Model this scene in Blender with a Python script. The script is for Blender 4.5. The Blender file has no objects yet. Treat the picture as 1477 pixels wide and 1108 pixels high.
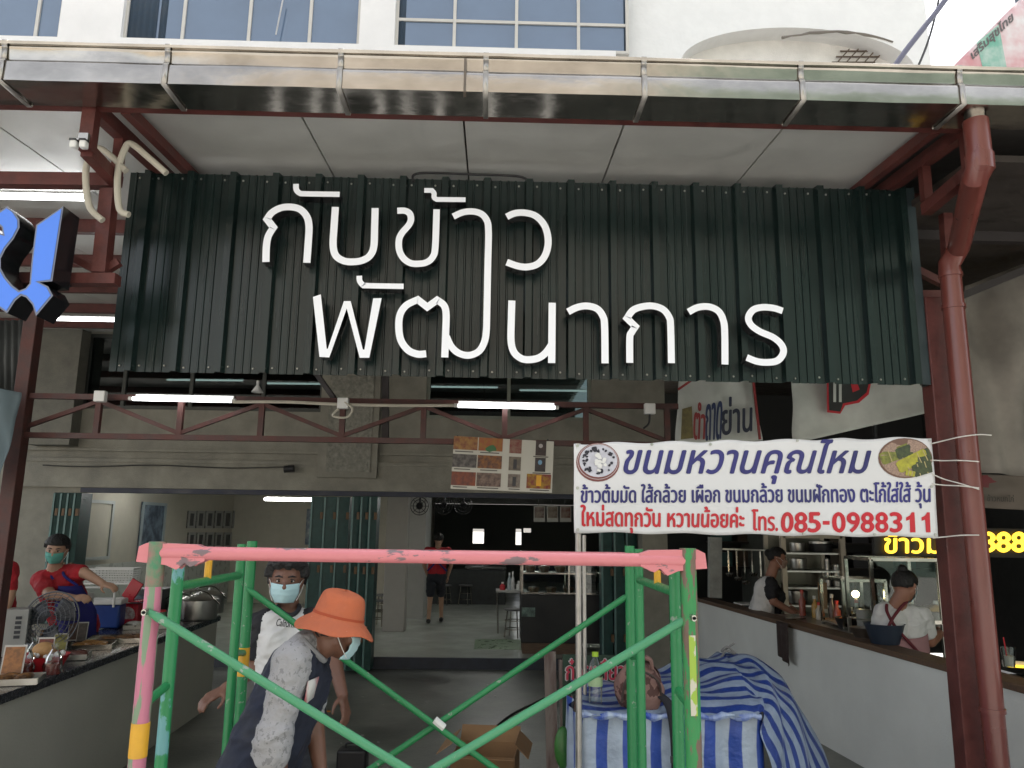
import bpy, bmesh, math, random
import numpy as np
from mathutils import Vector as V, Matrix
from mathutils import noise as mnoise
from mathutils.geometry import tessellate_polygon
random.seed(7); np.random.seed(7)
SC = bpy.context.scene; COL = SC.collection
# ------------------------------------------------------------------ camera
F, CX, CY = 1110.0, 738.5, 554.0
PITCH, YAW, ROLL = math.radians(10.6), math.radians(1.3), math.radians(.75)
CAM = V((0, 0, 1.95))
fw = V((math.sin(YAW)*math.cos(PITCH), math.cos(YAW)*math.cos(PITCH), math.sin(PITCH)))
r0 = V((math.cos(YAW), -math.sin(YAW), 0)); u0 = r0.cross(fw)
rt = r0*math.cos(ROLL) + u0*math.sin(ROLL); up = rt.cross(fw)
cd = bpy.data.cameras.new("camera"); co = bpy.data.objects.new("camera", cd); COL.objects.link(co)
cd.sensor_width = 36; cd.lens = 36*F/1477; cd.clip_end = 2000; cd.clip_start = .05
Rm = Matrix((rt, up, -fw)).transposed().to_4x4()
co.matrix_world = Matrix.Translation(CAM) @ Rm
SC.camera = co
def ray(px, py): return fw + rt*((px-CX)/F) - up*((py-CY)/F)
def P(px, py, Y):                      # point of the plane y = Y seen at a pixel of the photograph
    d = ray(px, py); return CAM + d*(Y/d.y)
def PZ(px, py, z):                     # same on a level plane
    d = ray(px, py); return CAM + d*((z-CAM.z)/d.z)
def PX(px, py, x):
    d = ray(px, py); return CAM + d*(x/d.x)
def PP(px, py, o, n):
    d = ray(px, py); return CAM + d*((o-CAM).dot(n)/d.dot(n))
# ------------------------------------------------------------------ world, sun, exposure
w = bpy.data.worlds.new("World"); SC.world = w; w.use_nodes = True
nt = w.node_tree; bg = nt.nodes["Background"]
sky = nt.nodes.new("ShaderNodeTexSky"); sky.sky_type = 'NISHITA'; sky.sun_disc = False
SUN_EL, SUN_AZ = math.radians(62), math.radians(25)      # behind the building, to the right
sky.sun_elevation = SUN_EL; sky.sun_rotation = SUN_AZ; sky.dust_density = 3; sky.air_density = 1.2
hz = nt.nodes.new("ShaderNodeHueSaturation"); hz.inputs["Saturation"].default_value = .3   # hazy, nearly white sky
nt.links.new(sky.outputs[0], hz.inputs["Color"]); nt.links.new(hz.outputs[0], bg.inputs[0]); bg.inputs[1].default_value = .13
sd = V((math.sin(SUN_AZ)*math.cos(SUN_EL), math.cos(SUN_AZ)*math.cos(SUN_EL), math.sin(SUN_EL)))
sl = bpy.data.lights.new("sun", 'SUN'); sl.energy = 3.0; sl.angle = math.radians(.6); sl.color = (1, .95, .87)
so = bpy.data.objects.new("sun", sl); COL.objects.link(so); so.rotation_euler = sd.to_track_quat('Z', 'Y').to_euler()
SC.view_settings.view_transform = 'Standard'; SC.view_settings.look = 'None'
SC.view_settings.exposure = 1.75; SC.view_settings.gamma = 1
SC.cycles.use_denoising = True; SC.cycles.max_bounces = 10; SC.cycles.sample_clamp_indirect = 6

# ------------------------------------------------------------------ materials
MC = {}
def M(name, col, rough=.6, metal=0., var=.12, scale=6., bump=0., bscale=60., spec=.5, emit=0., col2=None, thr=None, detail=4, stretch=None, coat=0.):
    if name in MC: return MC[name]
    m = bpy.data.materials.new(name); m.use_nodes = True; MC[name] = m
    n = m.node_tree.nodes; L = m.node_tree.links; b = n["Principled BSDF"]
    tc = n.new("ShaderNodeTexCoord"); src = tc.outputs["Object"]
    if stretch:
        mp = n.new("ShaderNodeMapping"); mp.inputs["Scale"].default_value = stretch; L.new(src, mp.inputs[0]); src = mp.outputs[0]
    nz = n.new("ShaderNodeTexNoise"); nz.inputs["Scale"].default_value = scale; nz.inputs["Detail"].default_value = detail
    nz.inputs["Roughness"].default_value = .6
    L.new(src, nz.inputs["Vector"])
    cr = n.new("ShaderNodeValToRGB"); L.new(nz.outputs[0], cr.inputs[0])
    c = V(col)
    a, z = cr.color_ramp.elements[0], cr.color_ramp.elements[1]
    if col2 is not None and thr is not None:
        a.position = thr-.012; z.position = thr+.012; a.color = (*col, 1); z.color = (*col2, 1)
    elif col2 is not None:
        a.position = .38; z.position = .62; a.color = (*col, 1); z.color = (*col2, 1)
    else:
        a.position = .3; z.position = .7
        a.color = (*(c*(1-var)), 1); z.color = (*[min(.95, q) for q in c*(1+var)], 1)
    L.new(cr.outputs[0], b.inputs["Base Color"])
    rr = n.new("ShaderNodeMapRange"); rr.inputs[1].default_value = .3; rr.inputs[2].default_value = .7; rr.inputs[3].default_value = rough*.75; rr.inputs[4].default_value = min(1, rough*1.3)
    L.new(nz.outputs[0], rr.inputs[0]); L.new(rr.outputs[0], b.inputs["Roughness"]); b.inputs["Metallic"].default_value = metal
    b.inputs["Specular IOR Level"].default_value = spec
    if coat: b.inputs["Coat Weight"].default_value = coat
    if emit:
        L.new(cr.outputs[0], b.inputs["Emission Color"]); b.inputs["Emission Strength"].default_value = emit
    if bump:
        nb = n.new("ShaderNodeTexNoise"); nb.inputs["Scale"].default_value = bscale; nb.inputs["Detail"].default_value = 3
        L.new(src, nb.inputs["Vector"])
        bp = n.new("ShaderNodeBump"); bp.inputs["Strength"].default_value = bump; bp.inputs["Distance"].default_value = .02
        L.new(nb.outputs[0], bp.inputs["Height"]); L.new(bp.outputs[0], b.inputs["Normal"])
    return m
def stripes(name, c1, c2, period, rough=.45, wob=.02):        # woven striped sheet, along the UV's u
    if name in MC: return MC[name]
    m = M(name, c1, rough); n = m.node_tree.nodes; L = m.node_tree.links; b = n["Principled BSDF"]
    uv = n.new("ShaderNodeUVMap"); sp = n.new("ShaderNodeSeparateXYZ"); L.new(uv.outputs[0], sp.inputs[0])
    nz = n.new("ShaderNodeTexNoise"); nz.inputs["Scale"].default_value = 5; L.new(uv.outputs[0], nz.inputs["Vector"])
    ma = n.new("ShaderNodeMath"); ma.operation = 'MULTIPLY_ADD'; L.new(nz.outputs[0], ma.inputs[0]); ma.inputs[1].default_value = wob; L.new(sp.outputs[0], ma.inputs[2])
    md = n.new("ShaderNodeMath"); md.operation = 'DIVIDE'; L.new(ma.outputs[0], md.inputs[0]); md.inputs[1].default_value = period
    fr = n.new("ShaderNodeMath"); fr.operation = 'FRACT'; L.new(md.outputs[0], fr.inputs[0])
    cr = n.new("ShaderNodeValToRGB"); L.new(fr.outputs[0], cr.inputs[0])
    e = cr.color_ramp.elements; e[0].position = .0; e[0].color = (*c1, 1); e[1].position = .5; e[1].color = (*c1, 1)
    for p, c in ((.53, c2), (.95, c2), (.98, c1)):
        k = e.new(p); k.color = (*c, 1)
    n2 = n.new("ShaderNodeTexNoise"); n2.inputs["Scale"].default_value = 14; n2.inputs["Detail"].default_value = 6; L.new(uv.outputs[0], n2.inputs["Vector"])
    mx = n.new("ShaderNodeMix"); mx.data_type = 'RGBA'; mx.blend_type = 'MULTIPLY'; mx.inputs[0].default_value = .35
    L.new(cr.outputs[0], mx.inputs[6]); L.new(n2.outputs[0], mx.inputs[7]); L.new(mx.outputs[2], b.inputs["Base Color"])
    vo = n.new("ShaderNodeTexVoronoi"); vo.feature = 'SMOOTH_F1'; vo.inputs["Scale"].default_value = 8; L.new(uv.outputs[0], vo.inputs["Vector"])
    mh = n.new("ShaderNodeMath"); mh.operation = 'MULTIPLY_ADD'; L.new(vo.outputs["Distance"], mh.inputs[0]); mh.inputs[1].default_value = 1.0; L.new(n2.outputs[0], mh.inputs[2])
    bp = n.new("ShaderNodeBump"); bp.inputs["Strength"].default_value = .5; bp.inputs["Distance"].default_value = .03; L.new(mh.outputs[0], bp.inputs["Height"]); L.new(bp.outputs[0], b.inputs["Normal"])
    return m
def glassy(name, tint=(.8, .9, .9), refl=.12, alpha=.85, rough=.02):   # a pane one sees through
    if name in MC: return MC[name]
    m = bpy.data.materials.new(name); m.use_nodes = True; MC[name] = m
    n = m.node_tree.nodes; L = m.node_tree.links; n.remove(n["Principled BSDF"]); out = n["Material Output"]
    t = n.new("ShaderNodeBsdfTransparent"); t.inputs[0].default_value = (*tint, 1)
    g = n.new("ShaderNodeBsdfGlossy"); g.inputs["Roughness"].default_value = rough
    fr = n.new("ShaderNodeLayerWeight"); fr.inputs[0].default_value = .25
    mm = n.new("ShaderNodeMath"); mm.operation = 'MULTIPLY_ADD'; L.new(fr.outputs["Fresnel"], mm.inputs[0]); mm.inputs[1].default_value = .8; mm.inputs[2].default_value = refl
    x = n.new("ShaderNodeMixShader"); L.new(mm.outputs[0], x.inputs[0]); L.new(t.outputs[0], x.inputs[1]); L.new(g.outputs[0], x.inputs[2])
    L.new(x.outputs[0], out.inputs[0]); return m

red_steel = M("red oxide painted steel", (.075, .019, .016), .5, col2=(.115, .031, .026), scale=9, detail=8, bump=.1)
brown_steel = M("old brown red steel paint", (.05, .018, .015), .55, col2=(.085, .028, .023), scale=9, detail=8, bump=.1)
red_pipe = M("red brown painted pipe", (.125, .032, .025), .3, col2=(.155, .043, .034), scale=5, detail=7, coat=.25, stretch=(1, 1, .35))
concrete = M("weathered plaster", (.255, .245, .205), .85, var=.25, scale=3, bump=.15)
conc_dark = M("dark stained plaster", (.17, .165, .14), .85, var=.3, scale=4, bump=.2)
white_wall = M("white painted plaster", (.78, .77, .76), .8, var=.05, scale=2, bump=.1)
floor_m = M("worn dark concrete", (.075, .08, .072), .42, col2=(.22, .225, .20), scale=1.1, bump=.15, bscale=30, detail=8)
tile_m = M("pale glazed floor tile", (.50, .53, .48), .2, var=.08, scale=1.5)
asphalt = M("street concrete", (.33, .32, .30), .85, var=.25, scale=3, bump=.2)
soffit_m = M("embossed foil soffit", (.66, .66, .63), .38, metal=.35, var=.06, scale=5, bump=.22, bscale=240)
steel_bright = M("polished stainless", (.40, .375, .34), .19, metal=1, var=.22, scale=6, bump=.24, bscale=6, detail=7, stretch=(.6, 1, 1))
steel_dull = M("dull stainless", (.48, .47, .44), .35, metal=1, var=.12, scale=10)
galv = M("galvanised strap", (.42, .40, .37), .4, metal=.8, var=.15, scale=20)
dark_green = M("dark green metal sheet", (.008, .017, .016), .24, metal=.0, var=.12, scale=3, spec=.45, bump=.02, bscale=5, stretch=(3, 1, .12))
black = M("black paint", (.012, .012, .014), .5)
black_gloss = M("glossy black", (.01, .01, .012), .2)
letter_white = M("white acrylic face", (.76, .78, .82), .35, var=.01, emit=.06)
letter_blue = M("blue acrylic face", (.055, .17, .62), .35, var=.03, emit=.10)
letter_edge = M("grey letter rim", (.16, .18, .24), .4)
pvc = M("cream conduit", (.46, .43, .36), .5, var=.12)
plastic_white = M("white plastic", (.68, .68, .66), .4, var=.05)
tube_lit = M("lit fluorescent tube", (.95, .96, 1.0), .4, var=.0, emit=3.6)
tube_in = M("lit fluorescent tube indoors", (.95, .96, .93), .4, var=.0, emit=11)
tube_dim = M("lit fluorescent tube seen through glass", (.9, .95, .9), .4, var=.0, emit=1.6)
teal = M("teal enamel door", (.035, .085, .08), .4, var=.25, scale=9)
teal_light = M("pale teal door edge", (.10, .19, .18), .4, var=.2)
wood = M("worn brown wood", (.11, .065, .04), .6, var=.35, scale=8, stretch=(1, 8, 8), bump=.1)
brass = M("rusty hinge", (.13, .075, .035), .6)
canvas_grey = M("grey tarpaulin", (.17, .155, .135), .85, var=.35, scale=2.5, bump=.4, bscale=5)
canvas_white = M("dirty white vinyl", (.58, .60, .56), .6, var=.15, scale=3, bump=.15, bscale=6)
vinyl = M("white banner vinyl", (.66, .66, .67), .45, var=.02, scale=2)
ink_blue = M("navy ink", (.028, .026, .16), .5, var=.35, scale=2)
ink_red = M("red ink", (.52, .012, .025), .5, var=.1, scale=2)
skin = M("tan skin", (.28, .13, .085), .5, var=.12, scale=12, bump=.04, bscale=150)
skin_dark = M("brown skin", (.15, .07, .045), .48, var=.15, scale=12, bump=.04, bscale=150)
hair_m = M("black hair", (.008, .007, .007), .55, var=.3, scale=30, bump=.6, bscale=90)
mask_m = M("pale blue face mask", (.42, .62, .66), .8, var=.06, bump=.12, bscale=60)
mask_g = M("green face mask", (.12, .42, .36), .8, var=.08)
navy = M("navy cotton", (.012, .016, .032), .85, var=.3, scale=9, bump=.3, bscale=14)
black_cloth = M("black cotton", (.012, .012, .016), .85, var=.3, scale=9, bump=.3, bscale=14)
red_cloth = M("red cotton", (.38, .015, .025), .85, var=.2, scale=6, bump=.3, bscale=14)
white_cloth = M("white cotton", (.58, .58, .58), .85, var=.12, scale=6, bump=.3, bscale=14)
blue_cloth = M("royal blue apron", (.02, .02, .16), .8, var=.2, bump=.2)
grey_print = M("grey marl sleeve with dark print", (.20, .20, .21), .9, col2=(.31, .31, .32), thr=.42, scale=48, detail=4, bump=.8, bscale=18)
orange_cloth = M("orange twill", (.43, .115, .05), .85, var=.12, scale=10, bump=.25, bscale=40)
pink_cloth = M("dusty pink apron", (.32, .17, .18), .85, var=.1)
maroon = M("maroon strap", (.11, .012, .02), .8)
denim = M("dark trousers", (.018, .02, .028), .85, var=.3, bump=.2)
shoe = M("black shoe", (.012, .012, .012), .5)
eye_w = M("eye white", (.6, .58, .55), .3); eye_d = M("eye dark", (.012, .008, .006), .2)
card = M("brown cardboard", (.32, .19, .095), .8, var=.12, scale=5, bump=.05)
clear = glassy("clear plastic", (.93, .96, .95), .05)
pane_m = glassy("window pane", (.22, .26, .26), .10)
case_glass = glassy("display glass", (.8, .85, .83), .03)

# ------------------------------------------------------------------ mesh builder
def tag(o, label=None, cat=None, group=None, kind=None):
    if label: o["label"] = label
    if cat: o["category"] = cat
    if group: o["group"] = group
    if kind: o["kind"] = kind
    return o
def thing(name, label, cat, loc, group=None):
    o = bpy.data.objects.new(name, None); COL.objects.link(o); o.location = loc; o.empty_display_size = .1
    return tag(o, label, cat, group)
def wloc(o):
    p = V((0, 0, 0))
    while o: p = p + o.location; o = o.parent
    return p
class MB:
    def __init__(s): s.v = []; s.f = []; s.m = []; s.uv = {}
    def add(s, vs, fs, m=0):
        b = len(s.v); s.v += [V(q) for q in vs]
        for f in fs: s.f.append([b+i for i in f]); s.m.append(m)
        return s
    def box(s, c, d, m=0, R=None):
        c = V(c); h = V(d)/2; vs = []
        for z in (-1, 1):
            for y in (-1, 1):
                for x in (-1, 1):
                    q = V((x*h.x, y*h.y, z*h.z))
                    vs.append(c+(R @ q if R else q))
        return s.add(vs, [(0, 2, 3, 1), (4, 5, 7, 6), (0, 1, 5, 4), (2, 6, 7, 3), (0, 4, 6, 2), (1, 3, 7, 5)], m)
    def span(s, a, b, m=0):                       # box between two corners
        a, b = V(a), V(b); return s.box((a+b)/2, [max(abs(q), .001) for q in (b-a)], m)
    def bar(s, p, q, wd, h=None, m=0, upv=(0, 0, 1)):
        p, q = V(p), V(q); h = h or wd; d = (q-p); L = d.length; d = d/L
        u = V(upv); x = d.cross(u)
        if x.length < 1e-3: x = d.cross(V((0, 1, 0)))
        x.normalize(); y = x.cross(d)
        R = Matrix((x, d, y)).transposed()
        return s.box((p+q)/2, (wd, L, h), m, R)
    def tube(s, pts, r, seg=10, m=0, cap=True):
        pts = [V(p) for p in pts]; n = len(pts); rs = r if isinstance(r, (list, tuple)) else [r]*n
        T = [(pts[min(i+1, n-1)]-pts[max(i-1, 0)]).normalized() for i in range(n)]
        a = V((0, 0, 1)) if abs(T[0].z) < .9 else V((1, 0, 0))
        x = T[0].cross(a).normalized(); vs = []; fs = []
        for i in range(n):
            x = (x - T[i]*x.dot(T[i])).normalized(); y = T[i].cross(x)
            for k in range(seg):
                t = 2*math.pi*k/seg; vs.append(pts[i]+(x*math.cos(t)+y*math.sin(t))*rs[i])
        for i in range(n-1):
            for k in range(seg):
                k2 = (k+1) % seg; fs.append((i*seg+k, i*seg+k2, (i+1)*seg+k2, (i+1)*seg+k))
        if cap: fs.append(tuple(range(seg))[::-1]); fs.append(tuple((n-1)*seg+k for k in range(seg)))
        return s.add(vs, fs, m)
    def lathe(s, prof, c, seg=24, m=0, R=None, wob=None):
        c = V(c); vs = []; fs = []; n = len(prof)
        for (r, z) in prof:
            for k in range(seg):
                t = 2*math.pi*k/seg; rr = max(r, 1e-4); q = V((rr*math.cos(t), rr*math.sin(t), z))
                if wob: q = wob(q, t, r)
                vs.append(c+(R @ q if R else q))
        for i in range(n-1):
            for k in range(seg):
                k2 = (k+1) % seg; fs.append((i*seg+k, i*seg+k2, (i+1)*seg+k2, (i+1)*seg+k))
        return s.add(vs, fs, m)
    def sphere(s, c, r, m=0, seg=14, sc=(1, 1, 1), R=None):
        n = 9; prof = [(math.sin(math.pi*i/n), -math.cos(math.pi*i/n)) for i in range(n+1)]
        sc = V(sc)*r
        return s.lathe(prof, c, seg, m, R, lambda q, t, rr: V((q.x*sc.x, q.y*sc.y, q.z*sc.z)))
    def grid(s, fn, nu, nv, m=0, uvf=None):
        b = len(s.v)
        for j in range(nv+1):
            for i in range(nu+1):
                s.v.append(V(fn(i/nu, j/nv)))
                if uvf: s.uv[len(s.v)-1] = uvf(i/nu, j/nv)
        for j in range(nv):
            for i in range(nu):
                a = b+j*(nu+1)+i; s.f.append([a, a+1, a+nu+2, a+nu+1]); s.m.append(m)
        return s
    def poly(s, pts, m=0):
        pts = [V(p) for p in pts]
        return s.add(pts, [t for t in tessellate_polygon([pts])], m)
    def prism(s, front, back, m=0, ms=1):
        s.poly(front, m); s.poly(back, ms); n = len(front)
        vs = [V(p) for p in front]+[V(p) for p in back]
        return s.add(vs, [(i, (i+1) % n, n+(i+1) % n, n+i) for i in range(n)], ms)
    def build(s, name, mats, parent=None, smooth=35, bevel=0, solid=0, sub=0):
        if not isinstance(mats, (list, tuple)): mats = [mats]
        if parent is not None: o0 = wloc(parent); loc = V((0, 0, 0))
        else:
            xs = [v.x for v in s.v]; ys = [v.y for v in s.v]; zs = [v.z for v in s.v]
            o0 = V(((min(xs)+max(xs))/2, (min(ys)+max(ys))/2, min(zs))); loc = o0
        me = bpy.data.meshes.new(name); me.from_pydata([tuple(v-o0) for v in s.v], [], s.f)
        for m in mats: me.materials.append(m)
        me.polygons.foreach_set("material_index", s.m)
        if s.uv:
            ul = me.uv_layers.new(name="UVMap")
            for lp in me.loops: ul.data[lp.index].uv = s.uv.get(lp.vertex_index, (0, 0))
        bm = bmesh.new(); bm.from_mesh(me); bmesh.ops.recalc_face_normals(bm, faces=bm.faces) if not s.uv else None; bm.to_mesh(me); bm.free()
        if smooth: me.polygons.foreach_set("use_smooth", [True]*len(me.polygons)); me.set_sharp_from_angle(angle=math.radians(smooth))
        o = bpy.data.objects.new(name, me); COL.objects.link(o); o.location = loc; o.parent = parent
        if solid: q = o.modifiers.new("solid", 'SOLIDIFY'); q.thickness = solid; q.offset = 0
        if sub: q = o.modifiers.new("sub", 'SUBSURF'); q.levels = q.render_levels = sub
        if bevel: q = o.modifiers.new("bevel", 'BEVEL'); q.width = bevel; q.segments = 2; q.limit_method = 'ANGLE'
        return o
def struct(mb, name, mats, **k): return tag(mb.build(name, mats, **k), kind="structure")
def solo(mb, name, mats, label, cat, group=None, **k): return tag(mb.build(name, mats, **k), label, cat, group)
def crv(pts, n=8):                                  # Catmull-Rom through points
    pts = [V(p) for p in pts]; out = []
    for i in range(len(pts)-1):
        a, b, c, d = pts[max(i-1, 0)], pts[i], pts[i+1], pts[min(i+2, len(pts)-1)]
        for k in range(n):
            t = k/n; out.append(.5*((2*b)+(c-a)*t+(2*a-5*b+4*c-d)*t*t+(3*b-a-3*c+d)*t*t*t))
    return out+[pts[-1]]
def text_verts(s, shear=0, bold=0):                 # flat lettering as triangles; overlapping contours kept apart
    c = bpy.data.curves.new("t", 'FONT'); c.body = s; c.size = 1; c.shear = shear; c.resolution_u = 4; c.fill_mode = 'NONE'
    o = bpy.data.objects.new("t", c); COL.objects.link(o); dg = bpy.context.evaluated_depsgraph_get(); dg.update()
    me = bpy.data.meshes.new_from_object(o.evaluated_get(dg)); pts = [V((v.co.x, v.co.y)) for v in me.vertices]
    nb = {}
    for e in me.edges:
        a, b = e.vertices; nb.setdefault(a, []).append(b); nb.setdefault(b, []).append(a)
    bpy.data.objects.remove(o); bpy.data.meshes.remove(me)
    seen = set(); loops = []
    for k in sorted(nb):                              # vertices of a contour follow each other in index order
        if k in seen: continue
        lp = [k]; seen.add(k); cur = max(nb[k]) if (k+1) not in nb[k] else k+1
        while cur not in seen:
            lp.append(cur); seen.add(cur); nx = [q for q in nb[cur] if q not in seen]
            if not nx: break
            cur = min(nx, key=lambda q: abs(q-lp[-1]))
        if len(lp) > 2: loops.append([pts[q] for q in lp])
    ar = lambda L: sum(L[q-1].x*L[q].y-L[q].x*L[q-1].y for q in range(len(L)))/2
    sg = sorted(loops, key=lambda L: -abs(ar(L))); pos = 1 if ar(sg[0]) > 0 else -1
    def inside(p, L):
        r = False
        for q in range(len(L)):
            a, b = L[q-1], L[q]
            if (a.y > p.y) != (b.y > p.y) and p.x < (b.x-a.x)*(p.y-a.y)/(b.y-a.y)+a.x: r = not r
        return r
    isin = lambda L, K: sum(inside(q, K) for q in L) > .9*len(L)
    holes = [L for L in loops if any(K is not L and ar(K)*ar(L) < 0 and abs(ar(K)) > abs(ar(L)) and isin(L, K) for K in loops)]
    outs = [L for L in loops if not any(L is h for h in holes)]
    vs, fs, lv = [], [], []
    for k, L in enumerate(outs):
        hs = [h for h in holes if abs(ar(h)) < abs(ar(L)) and isin(h, L)]; allp = [q for g in [L]+hs for q in g]; b0 = len(vs)
        for t in tessellate_polygon([[V((q.x, q.y, 0)) for q in g] for g in [L]+hs]): fs.append([b0+q for q in t])
        vs += allp; lv += [.00013*(k % 3)]*len(allp)
    return vs, fs, lv
def text_on(mb, s, quad, place, m=0, shear=0, bold=0., lift=.0015):
    """lettering fitted in a quad given as TL, TR, BR, BL on a surface; place(x, y, lift) gives the point"""
    vs, fs, lv = text_verts(s, shear)
    x0 = min(v.x for v in vs); x1 = max(v.x for v in vs); y0 = min(v.y for v in vs); y1 = max(v.y for v in vs)
    tl, tr, br, bl = [V(q) for q in quad]
    offs = [(0, 0)]
    if bold: offs += [(bold, 0), (-bold, 0), (0, bold*.7), (0, -bold*.7)]
    for k, (ox, oy) in enumerate(offs):
        o = []
        for v, lf in zip(vs, lv):
            u = (v.x-x0)/(x1-x0); t = (y1-v.y)/(y1-y0)
            q = (tl*(1-u)+tr*u)*(1-t)+(bl*(1-u)+br*u)*t
            o.append(place(q.x+ox, q.y+oy, lift+.0004*k+lf))
        mb.add(o, fs, m)
    return mb
def quad_on(mb, quad, place, m=0, lift=.001, n=1):
    tl, tr, br, bl = [V(q) for q in quad]
    mb.grid(lambda u, t: place(*((tl*(1-u)+tr*u)*(1-t)+(bl*(1-u)+br*u)*t), lift), n, n, m); return mb
def oval_on(mb, cx, cy, rx, ry, place, m=0, lift=.001, rot=0, n=28, jag=0):
    pts = []
    for k in range(n):
        a = 2*math.pi*k/n; j = 1+jag*random.uniform(-1, 1); x = rx*math.cos(a)*j; y = ry*math.sin(a)*j
        pts.append(place(cx+x*math.cos(rot)-y*math.sin(rot), cy+x*math.sin(rot)+y*math.cos(rot), lift))
    c = place(cx, cy, lift); b = len(mb.v); mb.v += [V(c)]+[V(p) for p in pts]
    for k in range(n): mb.f.append([b, b+1+k, b+1+(k+1) % n]); mb.m.append(m)
    return mb

# ================================================================== SETTING
YF = 11.2                                           # plane of the shop fronts
struct(MB().grid(lambda u, v: (-400+800*u, -400+800*v, -.16), 2, 2), "ground", asphalt)
struct(MB().span((-60, -30, -.156), (60, 1.6, -.13)), "road", asphalt)
struct(MB().span((-40, 1.604, -.15), (40, YF+.15, 0)), "terrace_floor", floor_m)
struct(MB().span((-7, YF+.154, -.15), (4.4, 27, .15)), "shop_floor", tile_m)
def holed(mb, x0, x1, z0, z1, holes, y0, y1, m=0):   # wall slab with openings (xa, xb, za, zb)
    xs = sorted({x0, x1, *[min(max(h[k], x0), x1) for h in holes for k in (0, 1)]})
    for a, b in zip(xs, xs[1:]):
        if b-a < 1e-4: continue
        cut = sorted([(h[2], h[3]) for h in holes if h[0] <= a+1e-5 and h[1] >= b-1e-5]); z = z0
        for ha, hb in cut:
            if ha > z: mb.span((a, y0, z), (b, y1, ha), m)
            z = max(z, hb)
        if z < z1: mb.span((a, y0, z), (b, y1, z1), m)
    return mb
X = lambda px, Y, py=600: P(px, py, Y).x
Z = lambda py, Y, px=738: P(px, py, Y).z
# ------------------------------------------------------------------ the shophouse
ZL, ZR = 2.44, 4.86                                  # lintel underside, level where the canopy roof meets the wall
XL, XR, XU = -9.5, 2.52, 1.86
house = thing("shophouse", "white shophouse with blue tinted windows above the canopy and a dim open shop below", "building", (-2.5, YF, 0))
mz = [(X(118, YF, 560), X(466, YF, 560), Z(592, YF, 300), 4.7), (X(615, YF, 570), X(853, YF, 570), Z(605, YF, 740), 4.7)]
xdoor = (X(108, YF, 800), X(978, YF, 800))
mb = MB(); holed(mb, XL, XR, 0, ZR, [(xdoor[0], xdoor[1], -1, ZL)]+mz, YF, YF+.15)
mb.span((XL, YF-.07, ZL-.0), (XR, YF-.003, ZL+.36)); mb.span((XL, YF-.09, ZL+.36), (XR, YF-.003, ZL+.41)); mb.span((XL, YF-.05, ZL+.52), (XR, YF-.003, ZL+.56))
mb.build("facade_wall", concrete, house)
dm = M("navy lintel edge", (.02, .025, .045), .5)
MB().span((xdoor[0], YF-.05, ZL-.07), (xdoor[1], YF+.1, ZL-.003)).build("lintel_rail", dm, house)
upw = []
zb = Z(60, YF, 350)
upw = [(-9.2, X(85, YF, 45), zb-.02, zb+2.3), (X(176, YF, 40), X(519, YF, 40), zb, zb+2.3), (X(569, YF, 50), X(908, YF, 50), zb, zb+2.3)]
holes = upw+[(a, b, c+3.4, d+3.4) for a, b, c, d in upw]
mb = MB(); holed(mb, XL, XU, ZR+.003, 19, holes, YF-.02, YF+.2)
mb.span((XL, YF+.2, 0), (XL+.2, YF+15, 19)); mb.span((XU-.2, YF+.21, ZR+.1), (XU, YF+15, 19)); mb.span((XL, YF+.2, 18.8), (XU, YF+15, 19)); mb.span((XL, YF+15, .2), (3.9, YF+15.2, 19)) if 0 else None
mb.build("upper_wall", white_wall, house)
MB().tube([P(408, 0, YF-.03), P(398, 50, YF-.03)], .012, 6).build("wall_seam", M("grey seam", (.5, .5, .5), .8), house)
frame_m = M("cream window frame", (.55, .53, .49), .5, var=.05)
pane_blue = M("blue tinted pane", (.10, .15, .23), .06, var=.1, scale=.8, spec=1.0, coat=.6)
curtain_m = M("dark curtain", (.04, .065, .10), .8)
def window(a, b, c, d, mull, trans, y, fm, pm):
    wd = MB(); t = .05
    for (p, q) in (((a, y, c), (b, y+.08, c+t)), ((a, y, d-t), (b, y+.08, d)), ((a, y+.001, c+t), (a+t, y+.079, d-t)), ((b-t, y+.001, c+t), (b, y+.079, d-t))): wd.span(p, q)
    for x in mull: wd.span((x-t/2, y+.004, c+t), (x+t/2, y+.076, d-t))
    for z in trans: wd.span((a+t, y+.008, z-t/2), (b-t, y+.072, z+t/2))
    f = wd.build("window", fm, house)
    MB().span((a+.01, y+.035, c+.01), (b-.01, y+.045, d-.01)).build("pane", pm, f)
    return f
for k, (a, b, c, d) in enumerate(upw):
    ml = [[X(50, YF, 30)], [X(q, YF, 35) for q in (262, 358, 446)], [X(q, YF, 45) for q in (655, 745, 835)]][k]
    window(a, b, c, d, ml, [c+.52] if k == 2 else [], YF+.05, frame_m, pane_blue)
    window(a, b, c+3.4, d+3.4, ml, [], YF+.05, frame_m, pane_blue)
for (xa_, xb_, k) in ((180, 222, 1), (226, 236, 1), (572, 584, 2), (901, 907, 2)):
    a, b, c, d = upw[k]; mb = MB(); x_, x2 = X(xa_, YF, 40), X(xb_, YF, 40)
    mb.grid(lambda u, v: (x_+(x2-x_)*u, YF+.078+.008*math.sin(u*(xb_-xa_)*.7), c+.06+(d-c-.12)*v), 24, 1); mb.build("curtain", curtain_m, house, solid=.004)
dkf = M("dark window frame", (.05, .055, .05), .5)
window(*mz[0], [X(q, YF, 570) for q in (175, 273, 378)], [], YF+.04, dkf, pane_m)
window(*mz[1], [X(734, YF, 570)], [], YF+.04, M("pale green frame", (.22, .24, .2), .5), pane_m)
pil = MB().span((X(465, YF, 600), YF-.14, Z(690, YF, 510)), (X(549, YF, 600), YF-.06, ZR)).build("pilaster", concrete, house)
relief = M("carved relief plaster", (.24, .235, .20), .9, var=.35, scale=18, bump=1.0, bscale=18)
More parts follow.
